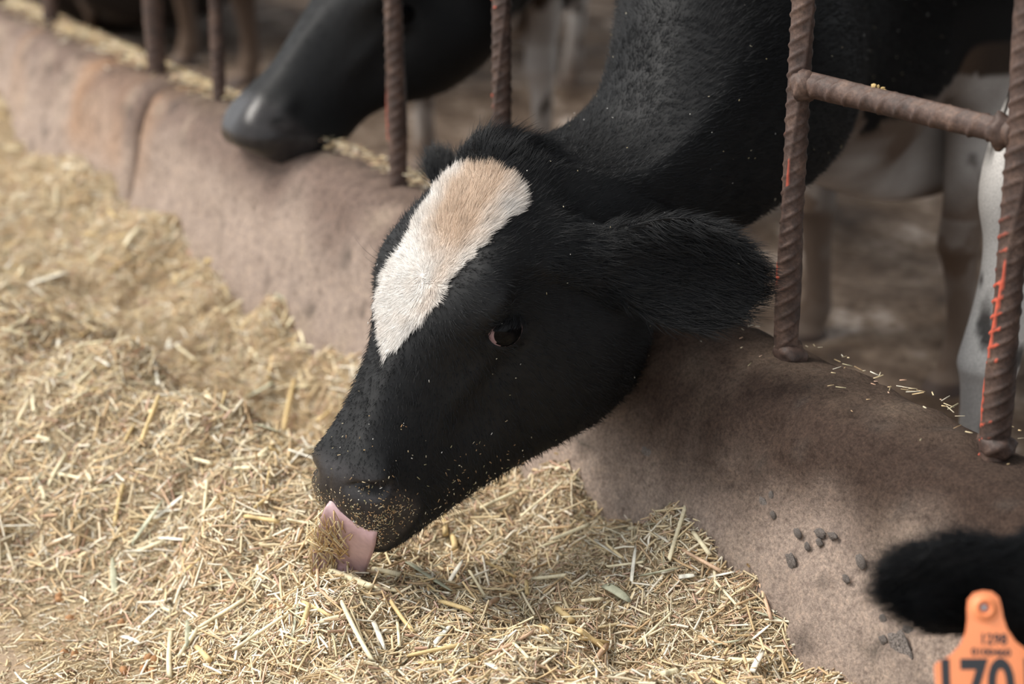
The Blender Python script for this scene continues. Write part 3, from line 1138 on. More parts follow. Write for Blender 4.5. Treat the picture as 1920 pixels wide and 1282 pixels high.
def coat_hair(root, c, P, Fq, ex, white, col, n_black, n_white, seed, maxst=20.5, width=0.00033):
    a, u, v = local(c, P)
    d = comb(c, P, ex)
    head = (ex[:, 0] < 11.7) & (ex[:, 1] < .15)
    L = np.full(len(P), 0.013)
    L = np.where(head, 0.0105, L)
    nose = sstep(a, .33, .44) * head
    L = L * (1 - nose) + 0.0045 * nose
    poll = np.exp(-((a - 0.012) / .035) ** 2 - (u / .05) ** 2) * (v > -.06) * (ex[:, 0] < 12.5)
    L = L + 0.034 * poll * (white < .5)
    L = L + 0.006 * (head & (white > .5) & (a < .16))
    L = np.where(ex[:, 1] > .15, 0.020 + .008 * ex[:, 1], L)
    jaw = head & (v < -.2)
    L = np.where(jaw, .013, L)
    W = np.ones(len(P))
    W = W * (ex[:, 0] < maxst) * (ex[:, 2] < .02)
    W = np.where(ex[:, 1] > .15, 2.6, W)
    W = W + 5 * poll
    pad = sstep(a, .445, .465) * head * (v > -.10)
    W = W * (1 - pad)
    # only the side of the animal that has hairs long enough to see
    hair('coat_hair', root, P, Fq, W * (white < .5), L, d, n_black, MAT['black_hair'], width, lean=.30, jitter=.16, seed=seed, clump=.35)
    if n_white:
        hair('blaze_hair', root, P, Fq, W * (white > .5) * head, L, d, n_white, MAT['white_hair'], width * .95, lean=.22, jitter=.13, cols=col, seed=seed + 1, clump=.30)


# creamy tint of the hair on the upper part of the blaze
a1, u1, v1 = local(c1, P1)
cream = np.array([0.62, 0.46, 0.33])
cr = np.clip((1 - sstep(a1, .12, .22)) * np.exp(-((u1 - .024) / .040) ** 2) * 1.3 + 0.35 * np.exp(-((a1 - .225) / .03) ** 2 - ((u1 - .04) / .016) ** 2) + .3 * fbm(P1, 60, 2) * (white1 > .5), 0, .85)
hc = WHITE[None] * 1.04 * (1 - cr)[:, None] + cream[None] * cr[:, None]
bodyme = [o for o in root1.children if o.name.startswith('body')][0].data
cc = np.where((white1 > .5)[:, None] & (ex1[:, 0] < 11.5)[:, None], hc * .92, col1)
buf = np.ones((len(P1), 4), np.float32); buf[:, :3] = cc
bodyme.color_attributes['Col'].data.foreach_set('color', buf.ravel())
coat_hair(root1, c1, P1, F1, ex1, white1, hc, 190000, 42000, 21)

# whiskers on lips and chin, lashes and a few long brow hairs
wm = ((a1 > .40) & (a1 < .50) & (ex1[:, 0] < 11) & (v1 < -.085)) * 1.0 + ((a1 > .43) & (a1 < .47) & (np.abs(u1) > .05) & (v1 > -.05)) * .5
hair('whiskers', root1, P1, F1, wm, np.full(len(P1), .024), nrm(P1 - from_local(c1, .40, 0, -.06)), 260, MAT['black_hair'], .00022, lean=.9, jitter=.35, seed=5)
bmask = np.exp(-((a1 - .212) / .03) ** 2 - ((u1 + .108) / .012) ** 2) * (ex1[:, 0] < 11)
hair('brow_hairs', root1, P1, F1, bmask, np.full(len(P1), .038), nrm(P1 - from_local(c1, .25, .02, -.02)), 14, MAT['black_hair'], .0002, lean=1.0, jitter=.3, seed=6)
lash = np.exp(-((np.linalg.norm(P1 - c1.eye_l[0], axis=1) - 1.10 * c1.eye_l[1]) / .002) ** 2) * (((P1 - c1.eye_l[0]) @ c1.eye_l[4]) > .006) * (((P1 - c1.eye_l[0]) @ c1.eye_l[2]) > .008)
if lash.max() > .01:
    hair('eyelashes', root1, P1, F1, lash, np.full(len(P1), .015), np.tile(nrm(c1.eye_l[2] - .5 * c1.eye_l[4]), (len(P1), 1)), 160, MAT['black_hair'], .0003, lean=.6, jitter=.2, seed=8)


def flecks(name, parent, P, Fq, weight, count, Lr, Wr, pal, seed, lift=.001, stand=.25, along=None):
    """crumbs and chaff sticking to a surface, one joined mesh"""
    r = np.random.default_rng(seed)
    T = np.vstack([Fq[:, [0, 1, 2]], Fq[:, [0, 2, 3]]])
    w = weight[T].mean(1); T = T[w > 1e-3]; w = w[w > 1e-3]
    ar = np.linalg.norm(np.cross(P[T[:, 1]] - P[T[:, 0]], P[T[:, 2]] - P[T[:, 0]]), axis=1) * w
    idx = r.choice(len(T), size=count, p=ar / ar.sum())
    b = r.random((count, 2)); sw = b.sum(1) > 1; b[sw] = 1 - b[sw]
    bc = np.stack([1 - b.sum(1), b[:, 0], b[:, 1]], 1)
    tri = T[idx]
    C = (P[tri] * bc[..., None]).sum(1)
    nn = nrm((vert_normals(P, Fq)[tri] * bc[..., None]).sum(1))
    C = C + nn * lift
    d = r.normal(size=(count, 3))
    if along is not None: d = nrm(d) * .35 + nrm(along)[None]
    d = nrm(d - nn * (d * nn).sum(1, keepdims=True)); d = nrm(d + nn * r.normal(0, stand, (count, 1)))
    s = nrm(np.cross(nn, d)); up = np.cross(d, s)
    L = r.uniform(*Lr, count) * r.choice([.5, .7, 1.0, 1.0], count); W = np.minimum(r.uniform(*Wr, count), L * .8)
    rows = []
    for t in (-.5, .5):
        for (x, y) in ((-.5, -.2), (.5, -.2), (0, .45)):
            rows.append(C + d * (L * t)[:, None] + s * (W * x)[:, None] + up * (W * y)[:, None])
    V = np.stack(rows, 1)
    base = (np.arange(count) * 6)[:, None, None]
    tris = np.array([[0, 1, 4], [0, 4, 3], [1, 2, 5], [1, 5, 4], [2, 0, 3], [2, 3, 5], [0, 2, 1], [3, 4, 5]])
    Ft = (base + tris[None]).reshape(-1, 3)
    me = new_mesh(name, V.reshape(-1, 3), Ft, smooth=False)
    cols = np.asarray(pal)[r.choice(len(pal), count)] * r.uniform(.7, 1.1, (count, 1))
    set_color(me, 'Col', np.repeat(cols, 6, 0))
    o = obj(name, me, MAT['straw'], parent)
    o['kind'] = 'stuff'
    return o


CRUMB = [(.62, .44, .24), (.74, .58, .36), (.46, .30, .16), (.80, .70, .50), (.55, .33, .17), (.40, .36, .2)]
mz = (ex1[:, 0] < 6) & (ex1[:, 1] < .1)
wz = sstep(a1, .448, .475) * sstep(v1, -.10, -.075) * (1 - sstep(v1, -.03, -.010)) * mz
wz = wz * (.15 + np.clip(fbm(P1, 60, 2) + .35, 0, 1)) * (.35 + sstep(-v1, .03, .06))
flecks('feed_crumbs', root1, P1, F1, wz, 1700, (.0010, .0036), (.0005, .0011), CRUMB, 61, lift=.0007)
wj = (np.exp(-((a1 - .40) / .05) ** 2) * sstep(-v1, .10, .15) + np.exp(-((a1 - .46) / .05) ** 2) * .25) * mz * (u1 > 0)
flecks('jaw_crumbs', root1, P1, F1, wj, 240, (.0015, .005), (.0006, .0012), CRUMB, 62, lift=.003)
wa = ((ex1[:, 0] < 17) & (ex1[:, 2] < .02) & (white1 < .5)) * (1.0 + 3.0 * sstep(a1, .25, .45) * (ex1[:, 0] < 9))
flecks('coat_flecks', root1, P1, F1, wa, 520, (.0008, .0032), (.0005, .0010), [(.85, .83, .78), (.75, .68, .5), (.6, .5, .3)], 63, lift=.0062)

# ------------------------------------------------------------------ heap of chopped straw feed along the kerb
HP = [(0, 1250, 0), (0, 1180, 0), (100, 1150, 0), (200, 1200, 0), (250, 1282, 0), (-200, 1200, 0), (0, 1400, -.01), (300, 1450, 0), (-300, 1000, .03),
      (0, 1060, .035), (120, 1030, .045), (260, 1110, .018), (330, 1210, .02), (330, 1290, .005), (180, 1090, .02), (60, 1110, .008), (160, 1130, .004), (0, 930, .09), (150, 920, .10), (300, 1000, .08), (380, 1150, .06), (450, 1100, .09), (300, 850, .135), (0, 720, .15), (150, 740, .165), (300, 730, .168),
      (0, 590, .168), (200, 640, .172), (370, 760, .165), (430, 850, .155), (500, 920, .145), (560, 965, .14), (450, 950, .135), (560, 1030, .14), (480, 1180, .095), (400, 1270, .06),
      (60, 505, .085), (260, 590, .08), (430, 690, .055), (505, 770, .02), (545, 825, .012), (580, 850, .03), (520, 800, .012), (560, 800, .02), (470, 735, .035), (600, 800, .04),
      (300, 520, .105), (150, 420, .13), (400, 560, .105), (550, 650, .105), (620, 740, .085), (640, 650, .125), (0, 300, .14), (0, 400, .115), (330, 420, .16), (230, 400, .15),
      (640, 1082, .174), (600, 1100, .166), (690, 1100, .166), (620, 1160, .145), (700, 1200, .145), (600, 1260, .11), (800, 1200, .148), (900, 1275, .145), (780, 1090, .145), (880, 1150, .148), (1000, 1225, .142), (1090, 1282, .135), (760, 1300, .12), (500, 1350, .05),
      (720, 1050, .125), (850, 1040, .09), (960, 1110, .085), (1060, 1180, .085), (1180, 1250, .085), (760, 1010, .10),
      (950, 960, .11), (1100, 900, .145), (1200, 1000, .125), (1150, 1100, .105), (1350, 1100, .125), (1300, 1230, .10), (1450, 1200, .12), (1480, 1282, .09), (1550, 1240, .115), (1000, 1050, .09)]
HPW = [onz(x, y, z) for x, y, z in HP]
for X_, z_ in ((-4.5, .2), (-3.6, .2), (-3.2, .2), (-2.82, .21), (-2.5, .165), (-2.2, .19), (-1.86, .222), (-1.69, .14), (-1.4, .16), (-1.15, .18), (-.85, .19), (-.57, .2), (-.366, .21), (-.29, .18), (-.216, .155), (-.14, .15), (-.074, .14), (-.037, .11), (.1, .06), (.4, .03), (1.0, .03)):
    HPW.append(np.array([X_, -.12, z_]))
for X_, Y_, z_ in ((.2, -.4, .05), (.5, -.3, .03), (0, -.6, .06), (.3, -.8, .0), (-.3, -.75, .04), (-.4, -1.0, 0), (-1.2, -1.1, 0), (-2.0, -1.0, .0), (-2.6, -.7, .08), (-3.2, -.6, .1), (-2, -.75, .10), (-3.5, -1.2, 0), (-4.5, -.6, .1), (0, -1.2, 0), (-4.5, -1.3, 0), (.6, -1.0, 0)):
    HPW.append(np.array([X_, Y_, z_]))
HPW = np.array(HPW)


def heap(XY, fine=True):
    XY = np.asarray(XY, float)
    out = np.zeros(len(XY))
    for k in range(0, len(XY), 20000):
        q = XY[k:k + 20000]
        d2 = ((q[:, None, :] - HPW[None, :, :2]) ** 2).sum(-1)
        w = 1.0 / (d2 + 0.0016) ** 1.7
        out[k:k + 20000] = (w * HPW[None, :, 2]).sum(1) / w.sum(1)
    if fine:
        p3 = np.c_[XY, np.zeros(len(XY))]
        amp = sstep(out, 0.004, 0.05)
        out = out + amp * (0.040 * fbm(p3, 8, 2) + 0.020 * fbm(p3, 26, 3) + 0.007 * fbm(p3, 110, 2))
    return out - 0.006


gx = np.concatenate([np.linspace(-5.5, -2.2, 160), np.linspace(-2.19, .55, 360)])
gy = np.linspace(-1.35, -.078, 210)
GX, GY = np.meshgrid(gx, gy, indexing='ij')
gp = np.c_[GX.ravel(), GY.ravel()]
gz = heap(gp)
gi = np.arange(gp.shape[0]).reshape(GX.shape)
gf = np.stack([gi[:-1, :-1], gi[1:, :-1], gi[1:, 1:], gi[:-1, 1:]], -1).reshape(-1, 4)
keep = (gz[gf] > -0.004).any(1)
tag(obj('feed_heap', new_mesh('feed_heap', np.c_[gp, gz], gf[keep]), MAT['meal']), 'long low heap of mealy chopped feed banked against the concrete kerb', 'feed', kind='stuff')

PAL = np.array([[.82, .66, .40], [.88, .76, .54], [.74, .55, .31], [.66, .46, .26], [.90, .82, .66], [.58, .40, .24], [.54, .47, .29], [.44, .39, .25], [.68, .43, .29], [.46, .28, .16], [.76, .52, .38], [.80, .66, .42]])
PALW = np.array([.19, .16, .16, .12, .10, .08, .045, .025, .04, .03, .03, .10]); PALW /= PALW.sum()


def heap_normal(XY):
    e = .006
    hx = (heap(XY + [e, 0]) - heap(XY - [e, 0])) / (2 * e)
    hy = (heap(XY + [0, e]) - heap(XY - [0, e])) / (2 * e)
    return nrm(np.stack([-hx, -hy, np.ones(len(XY))], 1))


def pieces(XY, L, W, T, lift, tilt, r, tube=False, cols=None, short=False):
    """one joined mesh of bent straw pieces; every piece is a closed little bar"""
    n = len(XY)
    nn = heap_normal(XY)
    z = heap(XY)
    C = np.c_[XY, z] + nn * lift[:, None]
    ang = r.uniform(0, 2 * np.pi, n)
    d = np.stack([np.cos(ang), np.sin(ang), np.zeros(n)], 1)
    d = nrm(d - nn * (d * nn).sum(1, keepdims=True))
    d = nrm(d + nn * (r.normal(0, tilt, n))[:, None])
    s = nrm(np.cross(nn, d))
    up = np.cross(d, s)
    ro = r.normal(0, .5, n)[:, None]
    s, up = s * np.cos(ro) + up * np.sin(ro), up * np.cos(ro) - s * np.sin(ro)
    bend = r.normal(0, .03, n) * L
    if tube:
        m = 5
        prof = [(math.cos(2 * math.pi * k / m), math.sin(2 * math.pi * k / m)) for k in range(m)]
    else:
        m = 3
        prof = [(-1, 0), (1, 0.0), (0.0, 1.0)]
    rows = []
    secs = ((-.5, 1.0), (.5, .85)) if short else ((-.5, 1.0), (0.0, 1.05), (.5, .85))
    ns_ = len(secs)
    for t, tw in secs:
        cc = C + d * (L * t)[:, None] + s * (bend * (1 - 4 * t * t))[:, None]
        for (a_, b_) in prof:
            rows.append(cc + s * (W * .5 * a_ * tw)[:, None] + up * ((T * .5 if tube else T) * b_)[:, None])
    P = np.stack(rows, 1)
    base = (np.arange(n) * (ns_ * m))[:, None, None]
    fl = []
    for ring_ in range(ns_ - 1):
        for k in range(m):
            a0, a1_ = ring_ * m + k, ring_ * m + (k + 1) % m
            fl.append([a0, a1_, a1_ + m, a0 + m])
    F4 = (base + np.array(fl)[None]).reshape(-1, 4)
    if cols is None:
        cols = PAL[r.choice(len(PAL), n, p=PALW)] * r.uniform(.80, 1.16, (n, 1)) + [.0, .012, .03]
    cc = np.repeat(cols, ns_ * m, 0)
    return P.reshape(-1, 3), F4, cc


def sample_xy(n, r, x0=-4.6, x1=.35, y0=-1.15, y1=-.085, lane=.04, mealy=0.0):
    out = []
    tot = 0
    while tot < n:
        q = np.c_[r.uniform(x0, x1, n), r.uniform(y0, y1, n)]
        d = q - CAM[:2]
        dist = np.sqrt((d ** 2).sum(1) + CAM[2] ** 2)
        dep = (np.c_[q, np.full(n, .1)] - CAM) @ CF
        xx = 960 + FOC * ((np.c_[q, np.full(n, .1)] - CAM) @ CR) / dep
        yy = 641 - FOC * ((np.c_[q, np.full(n, .1)] - CAM) @ CU) / dep
        view = np.exp(-np.clip(np.maximum.reduce([-xx, xx - 1750, yy - 1282, -yy]), 0, None) / 160.0)
        p = view * (1.9 / dist) ** 2.0 + 0.02
        q = q[r.random(n) < p]
        h = heap(q)
        q = q[r.random(len(q)) < sstep(h, -.004, .03) * (1 - lane) + lane]
        if mealy:
            # the bed under the jaw is licked down to fine meal
            b = np.exp(-(((q[:, 0] + .42) / .26) ** 2 + ((q[:, 1] + .22) / .10) ** 2)) + np.exp(-(((q[:, 0] + 1.5) / .5) ** 2 + ((q[:, 1] + .27) / .07) ** 2))
            q = q[r.random(len(q)) > mealy * np.clip(b, 0, 1)]
        out.append(q); tot += len(q)
    return np.vstack(out)[:n]


r_ = np.random.default_rng(3)
parts = []
nA, nB, nC = 185000, 24000, 5000
q = sample_xy(nA, r_, lane=.22); parts.append(pieces(q, r_.gamma(2.2, .0024, nA) + .0015, r_.uniform(.0006, .0019, nA), r_.uniform(.0004, .001, nA), r_.uniform(0, .0045, nA), .30, r_, short=True))
q = sample_xy(nB, r_, lane=.07, mealy=.75); parts.append(pieces(q, r_.gamma(3.5, .0042, nB) + .005, r_.uniform(.0010, .0036, nB), r_.uniform(.0005, .0012, nB), r_.uniform(.001, .007, nB), .22, r_))
q = sample_xy(nC, r_, mealy=.8)
PALB = PAL[[0, 1, 4, 2, 11, 3]]
parts.append(pieces(q, r_.uniform(.018, .045, nC), r_.uniform(.0016, .0034, nC), r_.uniform(.0014, .0028, nC), r_.uniform(.002, .008, nC), .20, r_, tube=True, cols=PALB[r_.choice(6, nC)] * r_.uniform(.8, 1.1, (nC, 1))))
off = 0
VV, FF, CC = [], [], []
for (P_, F_, c_) in parts:
    VV.append(P_); FF.append(F_ + off); CC.append(c_); off += len(P_)
me = new_mesh('chopped_straw', np.vstack(VV), np.vstack(FF), smooth=False)
set_color(me, 'Col', np.vstack(CC))
tag(obj('chopped_straw', me, MAT['straw']), 'short chopped straw and chaff strewn all over the feed heap', 'straw', kind='stuff')


# ---- the largest single stalks
def stalk_mesh(L, r0, kind, col, seed):
    r = np.random.default_rng(seed)
    n, m = 7, 7
    t = np.linspace(-.5, .5, n)
    bend = r.normal(0, .010) * L
    P = np.zeros((n, m, 3))
    th = np.linspace(0, 2 * np.pi, m, endpoint=False)
    flat = 1.0 if kind == 'tube' else .28
    for i in range(n):
        rr = r0 * (1.0 if kind == 'tube' else (1 - .55 * max(0, t[i] * 2) ** 2)) * (1.05 if i == 5 and kind == 'tube' else 1)
        P[i, :, 0] = t[i] * L
        P[i, :, 1] = bend * (1 - 4 * t[i] ** 2) + rr * np.cos(th)
        P[i, :, 2] = rr * flat * np.sin(th)
    # obliquely cut ends
    P[0, :, 0] += .8 * r0 * np.cos(th); P[-1, :, 0] += .8 * r0 * np.sin(th)
    i = np.arange(n * m).reshape(n, m); j = np.roll(i, -1, 1)
    f = np.stack([i[:-1], j[:-1], j[1:], i[1:]], -1).reshape(-1, 4).tolist() + [list(i[0, ::-1]), list(i[-1])]
    me = new_mesh('straw_stalk', P.reshape(-1, 3), f, smooth=True)
    c = np.array(col)[None] * (1 + .12 * r.normal(size=(n, 1))).repeat(m, 0)
    set_color(me, 'Col', np.clip(c, 0, 1))
    me.materials.append(MAT['straw'])
    return me


KINDS = {}
for nm, kind, col, r0 in (('pale', 'tube', (.86, .76, .52), .0019), ('golden', 'tube', (.72, .54, .27), .0021), ('grey', 'blade', (.50, .50, .36), .0032), ('pink', 'tube', (.66, .45, .30), .0017), ('white', 'blade', (.88, .83, .70), .0026)):
    KINDS[nm] = [stalk_mesh(.05, r0 * k, kind, col, s) for s, k in ((1, 1.0), (2, .85), (3, 1.2))]
STALK_LABEL = {'pale': 'pale yellow cut straw stalk', 'golden': 'golden tan cut straw stalk', 'grey': 'flat grey green leaf blade',
               'pink': 'thin reddish brown cut stem', 'white': 'flat creamy white straw split'}


def stalk(kind, p0, p1, label=None, var=None, thick=1.0, group=None, sag=True):
    p0, p1 = np.asarray(p0, float), np.asarray(p1, float)
    L = np.linalg.norm(p1 - p0)
    me = KINDS[kind][random.randrange(3) if var is None else var]
    o = bpy.data.objects.new('straw_stalk', me)
    d = nrm(p1 - p0)
    mid = (p0 + p1) / 2
    nn = np.array([0, 0, 1.0])
    s = nrm(np.cross(nn, d)); u = np.cross(d, s)
    ro = random.uniform(-.5, .5)
    s, u = s * math.cos(ro) + u * math.sin(ro), u * math.cos(ro) - s * math.sin(ro)
    k = L / .05
    Mx = Matrix(((d[0] * k, s[0] * thick, u[0] * thick, mid[0]), (d[1] * k, s[1] * thick, u[1] * thick, mid[1]), (d[2] * k, s[2] * thick, u[2] * thick, mid[2]), (0, 0, 0, 1)))
    o.matrix_world = Mx
    link(o)
    dep = (mid - CAM) @ CF
    x = 960 + FOC * ((mid - CAM) @ CR) / dep; y = 641 - FOC * ((mid - CAM) @ CU) / dep
    if y < 640 and x < 700: zone = 'on the blurred far part of the heap'
    elif x < 420 and y < 900: zone = 'on the crest of the big mound'
    elif x < 330 and y > 1080: zone = 'where the heap thins out on the lane'
    elif x < 480: zone = 'on the near slope of the big mound'
    elif x < 760 and y < 1100: zone = 'close around the licking muzzle'
    elif x < 820: zone = 'in front of the licking tongue'
    elif x < 1200 and y < 1080: zone = 'under the jaw of the licking cow'
    elif x < 1200: zone = 'on the ridge of straw below the jaw'
    elif y < 1120: zone = 'where the heap meets the worn kerb'
    else: zone = 'on the flat feed beside the tagged ear'
    return tag(o, label or (STALK_LABEL[kind] + ' ' + zone), 'straw', group or ('%s stalks %s' % (kind, zone)))


def on_heap(x, y, lift=.004):
    z = .12
    for _ in range(12):
        p = onz(x, y, z)
        z = .6 * (float(heap(p[None, :2])[0])) + .4 * z
    p = onz(x, y, z)
    return p + np.array([0, 0, lift])


def px_stalk(kind, x0, y0, x1, y1, thick=1.0, l0=.009, l1=.012, label=None):
    a_, b_ = on_heap(x0, y0, l0), on_heap(x1, y1, l1)
    # keep to real stalk lengths even where the heap falls away between the two ends
    L = np.linalg.norm(b_ - a_)
    want = math.hypot(x1 - x0, y1 - y0) / 1650
    if L > 1.5 * want or L < .8 * want:
        d = nrm(np.array([b_[0] - a_[0], b_[1] - a_[1], 0.0])) * want * (1.4 if L > want else 1.0) / 2
        m_ = on_heap((x0 + x1) / 2, (y0 + y1) / 2, 0)
        e2 = np.array([(m_ - d)[:2], (m_ + d)[:2]]); e2[:, 1] = np.minimum(e2[:, 1], -.10)
        hh = np.maximum(heap(e2), 0)
        a_, b_ = np.array([*e2[0], hh[0] + l0]), np.array([*e2[1], hh[1] + l1])
    return stalk(kind, a_, b_, thick=thick * .95, label=label)


for args in [('white', 55, 542, 130, 522, 1.6), ('pale', 30, 535, 52, 495, 1.5), ('golden', 268, 848, 298, 765, 1.5), ('pale', 410, 615, 480, 560, 1.4), ('pale', 560, 625, 572, 680, 1.5), ('white', 178, 670, 212, 700, 1.3),
             ('golden', 503, 838, 582, 740, 1.5), ('pale', 240, 475, 258, 430, 1.4), ('pale', 185, 690, 140, 735, 1.2), ('pale', 0, 625, 90, 600, 1.3), ('white', 10, 998, 70, 1000, 1.4), ('pale', 110, 900, 165, 915, 1.3), ('golden', 215, 1000, 232, 925, 1.2),
             ('white', 290, 972, 345, 970, 1.4), ('grey', 248, 1030, 305, 955, 1.5), ('grey', 218, 1130, 212, 1055, 1.6), ('pale', 245, 1053, 310, 1030, 1.3), ('white', 300, 1020, 350, 1028, 1.4), ('pale', 318, 1280, 322, 1195, 1.5), ('pale', 335, 1245, 372, 1195, 1.7), ('pale', 372, 1190, 460, 1140, 1.4), ('golden', 362, 1215, 402, 1262, 1.7),
             ('white', 465, 1210, 555, 1215, 1.5), ('golden', 548, 1252, 580, 1152, 1.6), ('pale', 440, 1230, 545, 1165, 1.3), ('pale', 595, 1060, 710, 1130, 1.8), ('pale', 700, 1270, 640, 1170, 1.2), ('white', 700, 1178, 722, 1235, 1.5), ('pale', 745, 1180, 750, 1235, 1.2), ('pale', 600, 1180, 665, 1170, 1.2),
             ('golden', 1003, 1160, 1038, 1228, 1.9), ('golden', 1082, 1193, 1135, 1235, 1.9), ('golden', 1035, 1155, 1080, 1183, 1.6), ('pink', 905, 1165, 945, 1130, 1.4), ('pink', 1100, 1280, 1150, 1225, 1.6), ('grey', 1135, 1110, 1180, 1145, 1.6), ('pale', 1040, 893, 1135, 865, 1.9), ('golden', 1255, 915, 1292, 868, 1.7), ('pale', 1195, 925, 1285, 912, 1.4),
             ('golden', 1302, 945, 1340, 1032, 1.7), ('pale', 1300, 1012, 1330, 1058, 1.5), ('pink', 1280, 1045, 1350, 1088, 1.5), ('pale', 1240, 1040, 1302, 970, 1.4), ('grey', 1205, 1092, 1270, 1083, 1.7), ('white', 1330, 1095, 1378, 1090, 1.9), ('golden', 1385, 1092, 1445, 1082, 1.5), ('pale', 1430, 1088, 1500, 1080, 1.4), ('pale', 1500, 1082, 1548, 1148, 1.6), ('golden', 1455, 1145, 1515, 1200, 1.9),
             ('white', 1272, 1095, 1305, 1096, 1.5), ('grey', 1340, 1222, 1390, 1218, 1.5), ('white', 1410, 1212, 1445, 1188, 1.4), ('pale', 1367, 1250, 1425, 1258, 1.5), ('white', 1405, 1278, 1435, 1240, 1.5), ('pale', 1240, 1278, 1272, 1276, 2.0), ('pale', 1620, 1255, 1645, 1282, 1.6), ('golden', 1540, 1010, 1520, 1000, 1.2), ('pink', 1425, 1110, 1445, 1180, 1.3), ('pale', 1300, 940, 1270, 880, .9), ('golden', 1560, 1107, 1500, 1105, .9), ('pale', 1575, 1160, 1605, 1105, .7),
             ('golden', 828, 960, 836, 1010, 1.5), ('pale', 900, 965, 975, 935, 1.4), ('pale', 855, 1035, 852, 1062, 1.5), ('golden', 845, 1020, 855, 1060, 1.6), ('grey', 770, 1070, 845, 1125, 1.9), ('pale', 700, 1080, 750, 1095, 1.7), ('white', 835, 1105, 875, 1095, 1.3), ('pale', 1090, 1140, 1130, 1140, 1.1), ('pale', 1000, 1098, 1060, 1096, 1.0), ('golden', 990, 1125, 985, 1100, 1.2), ('pale', 880, 1095, 960, 1040, .9),
             ('pink', 360, 890, 430, 932, 1.3), ('pale', 362, 883, 402, 885, 1.4), ('golden', 460, 980, 525, 995, 1.5), ('pink', 550, 1015, 595, 970, 1.3), ('golden', 525, 860, 505, 855, 1.2), ('pale', 440, 890, 475, 893, 1.5), ('pale', 380, 980, 410, 945, 1.5), ('white', 185, 915, 215, 908, 1.9), ('pale', 480, 870, 505, 855, 1.3), ('pale', 70, 830, 98, 842, 1.5), ('white', 50, 840, 100, 842, 1.7), ('pale', 75, 920, 85, 955, 1.4), ('pale', 165, 900, 172, 920, 1.2),
             ('golden', 330, 470, 322, 515, 1.7), ('white', 310, 670, 325, 640, 1.5), ('golden', 385, 505, 412, 502, 1.7), ('white', 185, 595, 235, 585, 1.9), ('pale', 320, 535, 360, 525, 1.6), ('pale', 535, 610, 560, 608, 1.4), ('pale', 455, 645, 495, 648, 1.4), ('pale', 370, 690, 330, 660, 1.2), ('white', 205, 675, 195, 645, 1.2), ('pale', 540, 735, 590, 760, 1.5), ('golden', 515, 680, 500, 720, 1.4)]:
    px_stalk(*args)
# the remaining countable stalks, scattered
q = sample_xy(200, r_, mealy=.5)
hz = heap(q)
for k in range(len(q)):
    ang = random.uniform(0, 6.283); L = random.uniform(.028, .062)
    d = np.array([math.cos(ang), math.sin(ang)]) * L / 2
    e2 = np.array([q[k] - d, q[k] + d]); e2[:, 1] = np.clip(e2[:, 1], -1.3, -.10)
    hh = heap(e2)
    if min(hh) < -.004: hh = np.maximum(hh, .001)
    stalk(random.choices(list(KINDS), (.38, .26, .10, .12, .14))[0], [*e2[0], hh[0] + random.uniform(.006, .011)], [*e2[1], hh[1] + random.uniform(.006, .014)], thick=random.uniform(.7, 1.25))

# brown pellets where the heap thins out onto the lane
def pellet_mesh(seed):
    bm = bmesh.new()
    bmesh.ops.create_icosphere(bm, subdivisions=2, radius=1)
    for v in bm.verts:
        k = 1 + .5 * float(fbm(np.array(v.co)[None] + seed * 5.1, 1.3, 2)[0])
        v.co = Vector((v.co.x * 1.25, v.co.y, v.co.z * .85)) * k * .0052
    me = bpy.data.meshes.new('feed_pellet'); bm.to_mesh(me); bm.free()
    me.polygons.foreach_set('use_smooth', np.ones(len(me.polygons), dtype=bool)); me.materials.append(MAT['pellet'])
    return me


PEL = [pellet_mesh(s) for s in range(3)]
for k, (x, y) in enumerate([(112, 1128), (130, 1162), (140, 1230), (122, 1226), (228, 1172), (232, 1260), (270, 1258), (285, 1262), (512, 1145), (60, 1045), (110, 1122), (277, 1236), (290, 1240), (78, 863), (235, 812), (170, 1285)]):
    o = bpy.data.objects.new('feed_pellet', PEL[k % 3])
    o.location = on_heap(x, y, .002)
    if o.location.z < .003: o.location.z = .003
    o.rotation_euler = (random.uniform(0, 3), random.uniform(0, 3), random.uniform(0, 3))
    link(o)
    tag(o, 'small rounded brown feed pellet among the straw', 'pellet', 'loose brown feed pellets')


# chaff and short straws left on top of the kerb
r_ = np.random.default_rng(17)
def kerb_top_pieces(n, x0, x1, y0, y1, L, W):
    q = np.c_[r_.uniform(x0, x1, n), np.clip(r_.normal((y0 + y1) / 2, (y1 - y0) / 3.2, n), -.055, .066)]
    zz = np.interp(q[:, 1], [-.06, -.04, 0, .04, .066], [.349, .357, .362, .357, .340])
    ang = r_.uniform(0, 6.283, n)
    d = np.stack([np.cos(ang), np.sin(ang), r_.normal(0, .12, n)], 1); d = nrm(d)
    s_ = nrm(np.cross([0, 0, 1.0], d)); u_ = np.cross(d, s_)
    LL = r_.uniform(*L, n); WW = r_.uniform(*W, n)
    C = np.c_[q, zz + r_.uniform(.004, .016, n)]
    rows = []
    for t in (-.5, .5):
        for (x, y) in ((-.5, -.2), (.5, -.2), (0, .45)):
            rows.append(C + d * (LL * t)[:, None] + s_ * (WW * x)[:, None] + u_ * (WW * y)[:, None])
    V = np.stack(rows, 1).reshape(-1, 3)
    tris = np.array([[0, 1, 4], [0, 4, 3], [1, 2, 5], [1, 5, 4], [2, 0, 3], [2, 3, 5], [0, 2, 1], [3, 4, 5]])
    return V, ((np.arange(n) * 6)[:, None, None] + tris[None]).reshape(-1, 3), np.repeat(PAL[r_.choice(len(PAL), n, p=PALW)] * r_.uniform(.75, 1.1, (n, 1)), 6, 0)


